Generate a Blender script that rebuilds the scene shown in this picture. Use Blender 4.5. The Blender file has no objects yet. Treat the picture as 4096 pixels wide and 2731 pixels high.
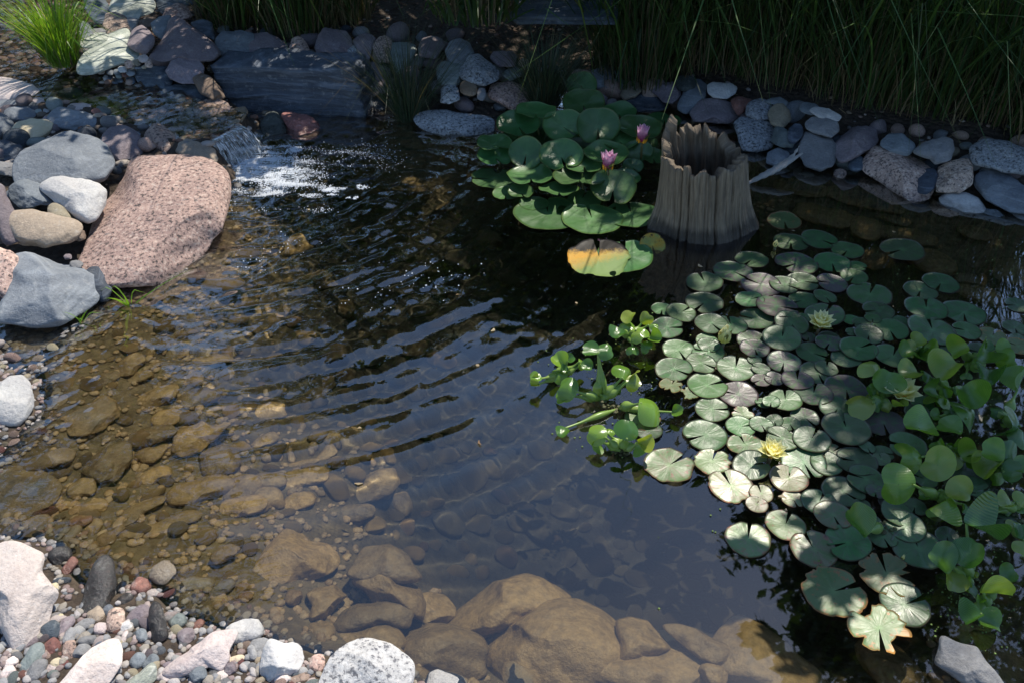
import bpy, bmesh, math, random
import numpy as np
from mathutils import Vector, Matrix
random.seed(7); RNG = np.random.default_rng(7)
sc = bpy.context.scene; COL = sc.collection
R_ = math.radians
# ------------------------------------------------------------------ camera, sky, sun, exposure
CAMZ, PITCH, HFOV = 1.8, 38.0, 62.0
cam = bpy.data.objects.new('camera', bpy.data.cameras.new('camera')); COL.objects.link(cam); sc.camera = cam
cam.location = (0, 0, CAMZ); cam.rotation_euler = (R_(90 - PITCH), 0, 0)
cam.data.angle = R_(HFOV); cam.data.clip_end = 500; cam.data.clip_start = 0.02
SUN_EL, SUN_AZ = R_(59), R_(33)
w = bpy.data.worlds.new('World'); sc.world = w; w.use_nodes = True
sky = w.node_tree.nodes.new('ShaderNodeTexSky'); sky.sky_type = 'NISHITA'; sky.sun_disc = False; sky.dust_density = .3; sky.ozone_density = 4.5; sky.air_density = 1.2
sky.sun_elevation = SUN_EL; sky.sun_rotation = SUN_AZ
w.node_tree.links.new(sky.outputs[0], w.node_tree.nodes['Background'].inputs[0])
w.node_tree.nodes['Background'].inputs[1].default_value = 0.13
SUND = Vector((math.sin(SUN_AZ) * math.cos(SUN_EL), math.cos(SUN_AZ) * math.cos(SUN_EL), math.sin(SUN_EL)))
sun = bpy.data.objects.new('sun', bpy.data.lights.new('sun', 'SUN')); COL.objects.link(sun)
sun.data.energy = 5.0; sun.data.angle = R_(0.5); sun.data.color = (1, .93, .81)
sun.rotation_euler = SUND.to_track_quat('Z', 'Y').to_euler()
sun.data.cycles.is_caustics_light = True
sc.view_settings.view_transform = 'Standard'; sc.view_settings.look = 'None'
sc.view_settings.exposure = 0.32; sc.view_settings.gamma = 1; sc.view_settings.use_curve_mapping = False
sc.cycles.caustics_refractive = True; sc.cycles.max_bounces = 10; sc.cycles.transmission_bounces = 8
sc.cycles.sample_clamp_indirect = 4

# ------------------------------------------------------------------ picture -> place
FPX = 2048 / math.tan(R_(HFOV / 2))
FWD = Vector((0, math.cos(R_(PITCH)), -math.sin(R_(PITCH)))); UP = Vector((0, math.sin(R_(PITCH)), math.cos(R_(PITCH)))); RT = Vector((1, 0, 0))
CP = Vector((0, 0, CAMZ))
def ray(sx, sy):
    return (FWD + RT * ((sx - 2048) / FPX) - UP * ((sy - 1365.5) / FPX)).normalized()
def proj(p):
    d = Vector(p) - CP; k = d.dot(FWD)
    return 2048 + d.dot(RT) / k * FPX, 1365.5 - d.dot(UP) / k * FPX
def U(sx, sy, z=0.0):
    d = ray(sx, sy); return CP + d * ((z - CAMZ) / d.z)
OR = {0: (0, 0)}
for i in range(16): OR[i + 1] = ((i % 4) * 1024, (i // 4) * 683)
def S(c, x, y):
    """reading number c (0 = whole picture at 2352 wide, else one of 16 tiles) -> full picture pixels"""
    if c == 0: return x / .57422, y / .57422
    return OR[c][0] + x / 2.2969, OR[c][1] + y / 2.2969
def refr(d):
    h = 1 / 1.33; x, y = d.x * h, d.y * h
    return Vector((x, y, -math.sqrt(max(0, 1 - x * x - y * y))))

# ------------------------------------------------------------------ mesh helpers
def mk(name, V, F, mat=None, smooth=True, parent=None, loc=None, uv=None, attr=None):
    V = np.asarray(V, dtype=np.float32).reshape(-1, 3)
    me = bpy.data.meshes.new(name)
    if isinstance(F, np.ndarray):
        n, k = F.shape
        me.vertices.add(len(V)); me.vertices.foreach_set('co', V.ravel())
        me.loops.add(n * k); me.loops.foreach_set('vertex_index', F.astype(np.int32).ravel())
        me.polygons.add(n); me.polygons.foreach_set('loop_start', np.arange(0, n * k, k, dtype=np.int32))
        me.update(calc_edges=True); me.validate()
    else:
        me.from_pydata(V.tolist(), [], F); me.update()
    me.polygons.foreach_set('use_smooth', np.full(len(me.polygons), smooth, dtype=bool))
    if uv is not None:
        l = me.uv_layers.new(name='UVMap'); vi = np.empty(len(me.loops), dtype=np.int32); me.loops.foreach_get('vertex_index', vi)
        l.data.foreach_set('uv', np.asarray(uv, dtype=np.float32)[vi].ravel())
    if attr is not None:
        a = me.attributes.new('rnd', 'FLOAT', 'POINT'); a.data.foreach_set('value', np.asarray(attr, dtype=np.float32))
    if mat: me.materials.append(mat)
    o = bpy.data.objects.new(name, me); COL.objects.link(o)
    if parent: o.parent = parent
    if loc is not None: o.location = loc
    o.cycles.is_caustics_receiver = True
    return o
def tag(o, label=None, cat=None, group=None, kind=None):
    if label: o['label'] = label
    if cat: o['category'] = cat
    if group: o['group'] = group
    if kind: o['kind'] = kind
    return o
def empty(name, loc):
    o = bpy.data.objects.new(name, None); COL.objects.link(o); o.location = loc; o.empty_display_size = .05; return o
ICO = {}
for s in (1, 2, 3, 4):
    bm = bmesh.new(); bmesh.ops.create_icosphere(bm, subdivisions=s + 1 if s > 1 else 2, radius=1); bm.verts.ensure_lookup_table()
    ICO[s] = (np.array([v.co[:] for v in bm.verts]), np.array([[v.index for v in f.verts] for f in bm.faces])); bm.free()
def grid_faces(n, m, wrap=False):
    i = np.arange(n * m).reshape(n, m)
    if wrap: i = np.concatenate([i, i[:, :1]], 1)
    return np.stack([i[:-1, :-1], i[:-1, 1:], i[1:, 1:], i[1:, :-1]], -1).reshape(-1, 4)
def lump(P, rng, f0, octv=3, amp=1.0):
    out = np.zeros(len(P)); f = f0; a = amp
    for o in range(octv):
        for k in range(5):
            d = rng.normal(size=3); d /= np.linalg.norm(d)
            out += a * np.sin(P @ d * f * rng.uniform(.7, 1.3) + rng.uniform(0, 6.28)) / 5
        f *= 2.1; a *= .5
    return out

# ------------------------------------------------------------------ materials
def newmat(name):
    m = bpy.data.materials.new(name); m.use_nodes = True
    nt = m.node_tree; return m, nt, nt.nodes['Principled BSDF']
class NT:
    def __init__(s, nt): s.nt = nt
    def n(s, t, **k):
        x = s.nt.nodes.new(t)
        for a, b in k.items(): setattr(x, a, b)
        return x
    def l(s, a, b): s.nt.links.new(a, b)
    def val(s, sock, v):
        if isinstance(v, (int, float)): sock.default_value = v
        elif isinstance(v, (tuple, list)): sock.default_value = (*v[:3], 1) if sock.type == 'RGBA' else v
        else: s.l(v, sock)
    def math(s, op, a, b=None, c=None, clamp=False):
        x = s.n('ShaderNodeMath', operation=op, use_clamp=clamp); s.val(x.inputs[0], a)
        if b is not None: s.val(x.inputs[1], b)
        if c is not None: s.val(x.inputs[2], c)
        return x.outputs[0]
    def mix(s, f, a, b, mode='MIX'):
        x = s.n('ShaderNodeMix', data_type='RGBA', blend_type=mode); s.val(x.inputs[0], f); s.val(x.inputs[6], a); s.val(x.inputs[7], b); return x.outputs[2]
    def noise(s, v, scale, detail=4, rough=.55, dist=0):
        x = s.n('ShaderNodeTexNoise'); s.l(v, x.inputs['Vector']); x.inputs['Scale'].default_value = scale
        x.inputs['Detail'].default_value = detail; x.inputs['Roughness'].default_value = rough; x.inputs['Distortion'].default_value = dist
        return x.outputs[0]
    def ramp(s, f, a, b):
        x = s.n('ShaderNodeMapRange'); s.val(x.inputs[0], f); x.inputs[1].default_value = a; x.inputs[2].default_value = b; return x.outputs[0]
    def bump(s, h, st, d):
        x = s.n('ShaderNodeBump'); s.l(h, x.inputs['Height']); x.inputs['Strength'].default_value = st; x.inputs['Distance'].default_value = d; return x
#       kind: (word, colour a, colour b, speckle strength, speckle dark, band)
KIND = {
 'bluegrey': ('blue-grey', (.20,.225,.25), (.12,.14,.165), .25, (.07,.08,.09), .3),
 'slate':    ('dark slate', (.062,.082,.108), (.038,.05,.068), .15, (.2,.22,.25), 1.),
 'greygreen':('greenish grey', (.20,.235,.23), (.13,.16,.155), .15, (.08,.09,.09), .4),
 'palegreen':('pale green-grey', (.40,.42,.35), (.22,.25,.22), .2, (.1,.11,.1), .9),
 'pink':     ('pink granite', (.50,.345,.27), (.31,.21,.175), 1., (.08,.065,.06), 0),
 'purple':   ('purplish grey', (.225,.185,.20), (.15,.12,.135), .4, (.07,.06,.065), .1),
 'tan':      ('tan', (.34,.28,.20), (.24,.20,.145), .35, (.12,.1,.08), .1),
 'cream':    ('cream', (.56,.48,.33), (.45,.37,.24), .12, (.3,.22,.12), .1),
 'white':    ('white', (.58,.57,.55), (.43,.42,.42), .35, (.2,.2,.21), .1),
 'granite':  ('speckled grey granite', (.36,.38,.40), (.24,.26,.29), 1., (.06,.065,.075), 0),
 'grey':     ('grey', (.28,.28,.285), (.19,.19,.20), .3, (.1,.1,.1), .15),
 'darkgreen':('dark green-black', (.075,.09,.085), (.045,.055,.05), .25, (.02,.02,.02), .2),
 'red':      ('dull red', (.27,.11,.085), (.17,.07,.06), .6, (.06,.04,.04), 0),
 'brown':    ('brown', (.20,.145,.095), (.12,.085,.06), .35, (.05,.04,.03), .2),
 'vein':     ('white dark-veined', (.56,.545,.525), (.40,.395,.395), .9, (.10,.10,.115), 0),
 'wet':      ('wet black', (.05,.047,.045), (.025,.025,.027), .35, (.12,.07,.06), .2),
 'palepink': ('pale pink', (.62,.525,.49), (.50,.41,.385), .4, (.25,.2,.2), .15),
}
def rockmat(kind):
    _, ca, cb, sp, sd, band = KIND[kind]
    m, nt, b = newmat('stone_' + kind); T = NT(nt)
    tc = T.n('ShaderNodeTexCoord'); oi = T.n('ShaderNodeObjectInfo')
    off = T.n('ShaderNodeVectorMath', operation='MULTIPLY_ADD'); T.l(oi.outputs['Random'], off.inputs[0]); off.inputs[1].default_value = (37, 21, 53); T.l(tc.outputs['Object'], off.inputs[2])
    v = off.outputs[0]
    big = T.noise(v, 9, 5, .6, .4); col = T.mix(T.ramp(big, .35, .68), ca, cb)
    fine = T.noise(v, 75 if kind in ('pink', 'granite', 'red', 'vein') else 130, 3, .7)
    if band:
        mp = T.n('ShaderNodeMapping'); T.l(v, mp.inputs[0]); mp.inputs['Rotation'].default_value = (.5, .35, 0); mp.inputs['Scale'].default_value = (2.5, 4, 26)
        bn = T.noise(mp.outputs[0], 1.6, 5, .65, 1.2)
        col = T.mix(T.math('MULTIPLY', T.ramp(bn, .5, .72), min(.75, band)), col, tuple(min(.8, x * 1.9 + .05) for x in ca))
        col = T.mix(T.math('MULTIPLY', T.ramp(bn, .42, .25), min(.7, band)), col, tuple(x * .5 for x in cb))
    vo = T.n('ShaderNodeTexVoronoi'); T.l(v, vo.inputs['Vector']); vo.inputs['Scale'].default_value = 150
    col = T.mix(T.math('MULTIPLY', T.ramp(fine, .53, .62 if sp > .7 else .68), sp), col, sd)
    col = T.mix(T.math('MULTIPLY', T.ramp(fine, .45, .32), sp * .6), col, tuple(min(.75, x * 1.7 + .06) for x in ca))
    # weathering in patches of its own, pale lichen-like bloom and dark stains
    st = T.noise(v, 22, 6, .7, .8)
    col = T.mix(T.math('MULTIPLY', T.ramp(st, .56, .75), .45), col, tuple(x * .45 for x in cb))
    bl = T.noise(v, 31, 4, .65); col = T.mix(T.math('MULTIPLY', T.ramp(bl, .58, .74), .3), col, (.5, .5, .48))
    hue = T.n('ShaderNodeHueSaturation'); hue.inputs['Saturation'].default_value = .92
    T.l(T.math('MULTIPLY_ADD', oi.outputs['Random'], .5, .75), hue.inputs['Value']); T.l(T.math('MULTIPLY_ADD', T.math('FRACT', T.math('MULTIPLY', oi.outputs['Random'], 71.3)), .03, .485), hue.inputs['Hue']); T.l(col, hue.inputs['Color']); col = hue.outputs[0]
    # wet band at the waterline, silt and algae film below it, with painted murk
    geo = T.n('ShaderNodeNewGeometry'); sx = T.n('ShaderNodeSeparateXYZ'); T.l(geo.outputs['Position'], sx.inputs[0])
    zz = T.math('ADD', sx.outputs[2], T.math('MULTIPLY_ADD', T.noise(geo.outputs['Position'], 14, 3), -.05, .025))
    wet = T.ramp(zz, .022, .012)
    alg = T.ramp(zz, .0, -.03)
    silt_murk = T.mix(T.ramp(T.noise(v, 40, 5, .7), .35, .65), (.36, .262, .13), (.19, .138, .072))
    silt_murk = T.mix(T.ramp(sx.outputs[2], -.16, -.45), silt_murk, (.04, .036, .024))  # light lost in deeper, murky water is painted into the stone colour
    silt_murk = T.mix(1, silt_murk, T.mix(T.math('FRACT', T.math('MULTIPLY', oi.outputs['Random'], 17.7)), (.55, .55, .6), (1.5, 1.4, 1.25)), 'MULTIPLY')
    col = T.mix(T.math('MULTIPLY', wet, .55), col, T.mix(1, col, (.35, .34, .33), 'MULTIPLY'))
    col = T.mix(T.math('MULTIPLY', alg, .82), col, silt_murk)
    T.l(col, b.inputs['Base Color'])
    T.l(T.math('MULTIPLY_ADD', wet, -.52, .78) if kind != 'wet' else T.math('MULTIPLY_ADD', st, .3, .02), b.inputs['Roughness'])
    h = T.math('ADD', T.math('MULTIPLY', T.noise(v, 38, 7, .68), 1), T.math('MULTIPLY', fine, .25))
    if band > .5: h = T.math('ADD', h, T.math('MULTIPLY', bn, 1.2))
    bp = T.bump(h, .75, .011); T.l(bp.outputs[0], b.inputs['Normal'])
    b.inputs['Specular IOR Level'].default_value = .4
    return m
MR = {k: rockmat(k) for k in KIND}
def simple(name, col, col2, scale=20, rough=.8, bump=.3, bd=.01, coord='Object', stretch=None, spec=.4):
    m, nt, b = newmat(name); T = NT(nt); tc = T.n('ShaderNodeTexCoord'); v = tc.outputs[coord]
    if stretch:
        mp = T.n('ShaderNodeMapping'); T.l(v, mp.inputs[0]); mp.inputs['Scale'].default_value = stretch; v = mp.outputs[0]
    n = T.noise(v, scale, 6, .65); T.l(T.mix(T.ramp(n, .35, .65), col, col2), b.inputs['Base Color'])
    b.inputs['Roughness'].default_value = rough; b.inputs['Specular IOR Level'].default_value = spec
    if bump: T.l(T.bump(n, bump, bd).outputs[0], b.inputs['Normal'])
    return m
def leafmat(name, cols, rough=.5, trans=.35, spec=.4, var='attr', coat=0):
    """thin leaf: colours spread by a per-blade value, some light passes through"""
    m, nt, b = newmat(name); T = NT(nt)
    if var == 'attr':
        a = T.n('ShaderNodeAttribute'); a.attribute_name = 'rnd'; f = a.outputs['Fac']
    else:
        f = T.n('ShaderNodeObjectInfo').outputs['Random']
    cr = T.n('ShaderNodeValToRGB'); T.l(f, cr.inputs[0]); e = cr.color_ramp.elements
    while len(e) < len(cols): e.new(.5)
    for i, c in enumerate(cols): e[i].position = i / max(1, len(cols) - 1); e[i].color = (*c, 1)
    col = cr.outputs[0]; T.l(col, b.inputs['Base Color']); b.inputs['Roughness'].default_value = rough; b.inputs['Specular IOR Level'].default_value = spec
    t = T.n('ShaderNodeBsdfTranslucent'); T.l(T.mix(1, col, (1.5, 1.5, .6), 'MULTIPLY'), t.inputs[0])
    mx = T.n('ShaderNodeMixShader'); mx.inputs[0].default_value = trans; T.l(b.outputs[0], mx.inputs[1]); T.l(t.outputs[0], mx.inputs[2])
    T.l(mx.outputs[0], nt.nodes['Material Output'].inputs[0]); return m

# ------------------------------------------------------------------ terrain
# shoreline, read from the picture: x, y, slope under water, slope of bank, height of bank
SH = [(-80,1230,.30,.25,.10),(-80,1085,.30,.25,.10),(20,1020,.30,.25,.10),(85,960,.30,.3,.12),(95,900,.28,.3,.12),(90,840,.28,.3,.14),(120,790,.28,.3,.14),
 (150,755,.35,.5,.2),(215,735,.4,.6,.22),(240,690,.5,.6,.22),(330,650,.7,.6,.22),(420,620,.8,.6,.22),(470,580,1.1,.6,.22),(520,520,1.4,.6,.22),(560,450,1.6,.8,.2),
 (535,395,1.6,1,.1),(500,372,1.6,1.2,.1),(520,345,.9,1.2,.1),(580,305,.9,1.2,.12),(600,262,.9,.9,.3),(700,252,.9,.9,.34),(850,248,.9,.8,.36),(900,245,.9,.8,.36),(940,270,.9,.7,.36),(1000,300,.8,.7,.36),
 (1110,325,.9,.7,.36),(1180,290,1,.7,.36),(1300,240,1,.7,.36),(1450,250,1,.7,.36),(1600,275,.9,.7,.36),(1720,350,.7,.7,.36),(1760,385,.6,.7,.36),(1850,405,.6,.7,.36),
 (1960,415,.6,.7,.36),(2060,452,.6,.7,.36),(2160,480,.6,.7,.36),(2260,492,.6,.7,.36),(2352,505,.6,.7,.36),(2600,560,.6,.7,.36),(2900,1000,.6,.6,.3),(3000,1700,.6,.5,.3),
 (2400,1760,.7,.5,.2),(2000,1730,1.3,.5,.15),(1500,1700,1.4,.5,.12),(1200,1640,1.4,.5,.12),(1050,1595,1.4,.5,.12),(960,1562,1.3,.4,.1),(880,1510,1.1,.3,.1),(760,1500,.9,.25,.1),
 (700,1482,.7,.2,.1),(640,1468,.45,.2,.1),(560,1440,.3,.2,.1),(450,1428,.28,.2,.1),(400,1400,.26,.2,.1),(330,1345,.26,.2,.1),(230,1370,.26,.2,.1),(135,1290,.28,.2,.1),(115,1250,.28,.2,.1),(50,1232,.28,.2,.1)]
SHW = np.array([U(*S(0, p[0], p[1]))[:2] for p in SH]); SHA = np.array([p[2:] for p in SH])
STREAM = [(463,325),(545,285),(560,262),(520,250),(470,240),(420,215),(370,205),(310,195),(250,190),(200,170),(165,150),(130,110),(200,40),(210,-20),(60,-40),(-160,-40),(-160,150),(-40,190),(60,215),(105,240),(200,240),(270,275),(330,295),(400,322),(440,332)]
def slev(y): return .115 + max(0., y - 3.75) * .07
STW = []
for p in STREAM:
    z = .13
    for _ in range(6): q = U(*S(0, *p), z); z = slev(q.y)
    STW.append((q.x, q.y))
STW = np.array(STW)
def inpoly(X, Y, P):
    r = np.zeros(X.shape, bool); n = len(P)
    for i in range(n):
        x1, y1 = P[i]; x2, y2 = P[(i + 1) % n]
        c = ((y1 > Y) != (y2 > Y)) & (X < (x2 - x1) * (Y - y1) / (y2 - y1 + 1e-12) + x1); r ^= c
    return r
def pdist(X, Y, P, A=None):
    best = np.full(X.shape, 1e9); at = None if A is None else np.zeros(X.shape + (A.shape[1],))
    n = len(P)
    for i in range(n):
        a, b = P[i], P[(i + 1) % n]; d = b - a; L = d @ d
        t = np.clip(((X - a[0]) * d[0] + (Y - a[1]) * d[1]) / L, 0, 1)
        q = np.hypot(X - a[0] - t * d[0], Y - a[1] - t * d[1]); k = q < best; best = np.where(k, q, best)
        if A is not None:
            val = A[i] * (1 - t[..., None]) + A[(i + 1) % n] * t[..., None]; at = np.where(k[..., None], val, at)
    return best, at
GX0, GY0, GS = -6.0, -.6, .03
gx = np.arange(GX0, 6.01, GS); gy = np.arange(GY0, 10.01, GS); X, Y = np.meshgrid(gx, gy)
dd, aa = pdist(X, Y, SHW, SHA); ins = inpoly(X, Y, SHW)
for _ in range(3):
    p = np.pad(aa, ((3, 3), (3, 3), (0, 0)), 'edge'); aa = sum(p[i:i + aa.shape[0], j:j + aa.shape[1]] for i in range(0, 7, 2) for j in range(0, 7, 2)) / 16
rg = np.random.default_rng(3); flat = np.stack([X.ravel(), Y.ravel(), np.zeros(X.size)], 1)
rough = lump(flat, rg, 4, 4, .02).reshape(X.shape)
HT = np.where(ins, -.85 * (1 - np.exp(-aa[..., 0] * dd / .85)) - .006, aa[..., 2] * (1 - np.exp(-aa[..., 1] * dd / aa[..., 2])) + .004)
HT = HT + rough * np.clip(dd * 2, 0, 1) + np.clip(Y - 5.2, 0, 9) * .05 * (~ins)
sd, _ = pdist(X, Y, STW); sin_ = inpoly(X, Y, STW); lev = .115 + np.maximum(0, Y - 3.75) * .07
HT = np.where(sin_, lev - .02 - np.minimum(sd * .4, .045) + rough * .3, np.where(~ins, np.maximum(HT, (lev + .03) * np.exp(-(sd / .16) ** 2)), HT))
p = np.pad(HT, 1, 'edge'); HT = (p[1:-1, 1:-1] * 2 + p[:-2, 1:-1] + p[2:, 1:-1] + p[1:-1, :-2] + p[1:-1, 2:]) / 6
def H(x, y):
    u = min(max((x - GX0) / GS, 0), len(gx) - 1.001); v = min(max((y - GY0) / GS, 0), len(gy) - 1.001); i, j = int(u), int(v); u -= i; v -= j
    return (HT[j, i] * (1 - u) + HT[j, i + 1] * u) * (1 - v) + (HT[j + 1, i] * (1 - u) + HT[j + 1, i + 1] * u) * v
def hit(sx, sy, under=False, floor=-.03):
    """where the sight line through a picture point meets the ground (bent at the water if under)"""
    d = ray(sx, sy); p = CP + d * .6; st = .015
    for _ in range(1200):
        if under and p.z <= 0:
            p = p - d * (p.z / d.z); d = refr(d); under = False; floor = -9
        h = max(H(p.x, p.y), floor) if not under else H(p.x, p.y)
        if p.z <= h: return p, d
        p = p + d * st
    return p, d
# ground sheet, let down a little between the bank rocks: fine grid by the pond, long skirt to the horizon
low = np.where(ins | sin_, 0, np.clip((aa[..., 2] - .12) / .06, 0, 1) * np.clip(dd / .06, 0, 1)) * .10
V = np.stack([X, Y, HT - low], -1).reshape(-1, 3); F = grid_faces(len(gy), len(gx))
m_ground = simple('soil_and_silt', (.035, .027, .02), (.075, .055, .038), 30, .9, .6, .01)
def groundmat():
    m, nt, b = newmat('ground_soil'); T = NT(nt); geo = T.n('ShaderNodeNewGeometry'); v = geo.outputs['Position']
    sx = T.n('ShaderNodeSeparateXYZ'); T.l(v, sx.inputs[0])
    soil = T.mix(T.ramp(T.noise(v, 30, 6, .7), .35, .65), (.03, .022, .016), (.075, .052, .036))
    silt_murk = T.mix(T.ramp(T.noise(v, 18, 6, .7), .35, .65), (.20, .155, .09), (.10, .075, .042))
    silt_murk = T.mix(T.ramp(sx.outputs[2], -.12, -.38), silt_murk, (.022, .020, .014)); T.l(T.mix(T.ramp(sx.outputs[2], .01, -.04), soil, silt_murk), b.inputs['Base Color']); b.inputs['Roughness'].default_value = .9  # bed painted darker with depth, standing in for murk in the water
    vo = T.n('ShaderNodeTexVoronoi'); T.l(v, vo.inputs['Vector']); vo.inputs['Scale'].default_value = 38
    T.l(T.bump(T.math('SUBTRACT', T.noise(v, 25, 6, .7), vo.outputs[0]), .8, .02).outputs[0], b.inputs['Normal']); return m
n0 = len(V); far = []; q = 90
xs = list(gx); ring = [(0 + i) for i in range(len(gx))] + [len(gx) * (j + 1) - 1 for j in range(1, len(gy))] + [len(gx) * len(gy) - 1 - i for i in range(1, len(gx))] + [len(gx) * (len(gy) - 1 - j) for j in range(1, len(gy) - 1)]
out = V[ring].copy(); c = np.array([0, 4.5]); d = out[:, :2] - c; out[:, :2] = c + d / np.linalg.norm(d, axis=1)[:, None] * q; out[:, 2] = .4
k = len(ring); sk = np.array([[ring[i], n0 + i, n0 + (i + 1) % k, ring[(i + 1) % k]] for i in range(k)])
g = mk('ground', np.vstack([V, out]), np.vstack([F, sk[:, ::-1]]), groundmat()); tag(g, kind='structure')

# ------------------------------------------------------------------ water
def watermat(name, ior, col=(.92, .91, .80), gain=4.8):
    m = bpy.data.materials.new(name); m.use_nodes = True; nt = m.node_tree; nt.nodes.clear(); T = NT(nt)
    out = T.n('ShaderNodeOutputMaterial'); g = T.n('ShaderNodeBsdfRefraction'); g.inputs['IOR'].default_value = ior; g.inputs['Roughness'].default_value = 0; g.inputs['Color'].default_value = (*col, 1)
    gl = T.n('ShaderNodeBsdfGlossy'); gl.inputs['Roughness'].default_value = 0.02; fr = T.n('ShaderNodeFresnel'); fr.inputs['IOR'].default_value = ior
    mx = T.n('ShaderNodeMixShader'); T.l(T.math('MULTIPLY', fr.outputs[0], gain, clamp=True), mx.inputs[0]); T.l(g.outputs[0], mx.inputs[1]); T.l(gl.outputs[0], mx.inputs[2])
    T.l(mx.outputs[0], out.inputs[0]); return m
FALL = U(*S(0, 575, 385)); fx, fy = FALL.x, FALL.y
def waves(X, Y):
    """ripples running out from the foot of the fall, dying away towards the lilies and the near bank"""
    r = np.hypot(X - fx, Y - fy) + 1e-4; th = np.arctan2(Y - fy, X - fx)
    rg = np.random.default_rng(11); wp = lump(np.stack([X.ravel(), Y.ravel(), 0 * X.ravel()], 1), rg, 3.2, 2, 1.).reshape(X.shape)
    wq = lump(np.stack([X.ravel(), Y.ravel(), 0 * X.ravel()], 1), rg, 7, 2, 1.).reshape(X.shape)
    calm = 1 / (1 + np.exp((X - .42 - .25 * (Y - 2.2)) * 6)); near = 1 / (1 + np.exp(-(Y - 1.55) * 4.5))
    env = (.1 + .9 * calm) * (.1 + .9 * near)
    Z = np.zeros_like(X)
    for lam, am, ph, sx, sy in ((.145, .0034, 0, 0, 0), (.105, .0024, 2, .12, -.1), (.19, .0036, 4, -.1, .12), (.078, .0012, 1, .05, .2), (.056, .0005, 3, -.05, .05)):
        rr = np.hypot(X - fx - sx, Y - fy - sy)
        Z += am * np.sin(rr * 6.283 / lam + ph + 2.6 * wp + .8 * wq) * (.55 + .6 * wq) * np.exp(-rr * .22)
    Z *= env
    ch = np.exp(-(r / .75) ** 1.5); P = np.stack([X.ravel(), Y.ravel(), 0 * X.ravel()], 1)
    Z += ch * lump(P, rg, 48, 3, .009).reshape(X.shape)
    Z += env * np.exp(-r * .75) * lump(P, rg, 95, 2, .0045).reshape(X.shape)
    Z += env * .0004 * lump(P, rg, 70, 2, 1.).reshape(X.shape) * np.exp(-r * .25)
    Z += .0004 * lump(P, rg, 14, 2, 1.).reshape(X.shape)
    return Z
wx = np.arange(-2.9, 4.7, .012); wy = np.arange(.35, 5.0, .012); WX, WY = np.meshgrid(wx, wy); WZ = waves(WX, WY)
WIOR = 1.34
water = mk('pond_water', np.stack([WX, WY, WZ], -1).reshape(-1, 3), grid_faces(len(wy), len(wx)), watermat('water', WIOR)); tag(water, kind='structure')
water.cycles.is_caustics_caster = True; water.cycles.is_caustics_receiver = False
# ------------------------------------------------------------------ stones
ITEMS = []; LMARK = []      # things still to be labelled; landmarks labels may refer to
POLYS = []                  # outlines already taken, in picture pixels
def item(o, desc, cat, grp, px, py):
    ITEMS.append((o, desc, px, py)); o['category'] = cat
    if grp: o['group'] = grp
def landmark(o, phrase, px, py): LMARK.append((o, phrase, px, py))
def ell(x, y, w, h, a=0, n=14, j=.06):
    r = random.Random(int(x * 7 + y * 13)); c, s = math.cos(R_(a)), math.sin(R_(a)); out = []
    for i in range(n):
        t = 6.2832 * i / n; k = 1 + r.uniform(-j, j); e = .8
        u = math.copysign(abs(math.cos(t)) ** e, math.cos(t)) * w / 2 * k; v = math.copysign(abs(math.sin(t)) ** e, math.sin(t)) * h / 2 * k
        out.append((x + u * c - v * s, y + u * s + v * c))
    return out
def polar(P, n=128):
    P = np.array(P); x, y = P[:, 0], P[:, 1]; x2, y2 = np.roll(x, -1), np.roll(y, -1)
    a = x * y2 - x2 * y; A = a.sum() / 2; c = np.array([((x + x2) * a).sum(), ((y + y2) * a).sum()]) / (6 * A)
    Q = P - c; th = np.linspace(-np.pi, np.pi, n, endpoint=False); r = np.zeros(n)
    for i in range(len(Q)):
        p, q = Q[i], Q[(i + 1) % len(Q)]; e = q - p
        D = np.stack([np.cos(th), np.sin(th)], 1); den = D[:, 0] * e[1] - D[:, 1] * e[0]; den = np.where(abs(den) < 1e-9, 1e-9, den)
        t = (p[0] * e[1] - p[1] * e[0]) / den; s = (p[0] * D[:, 1] - p[1] * D[:, 0]) / den
        ok = (s >= -1e-6) & (s <= 1 + 1e-6) & (t > 0); r = np.where(ok, np.maximum(r, t), r)
    r[r <= 0] = r[r > 0].mean()
    for _ in range(3): r = (np.roll(r, 1) + 2 * r + np.roll(r, -1)) / 4
    return c, r
NST = 0
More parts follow.
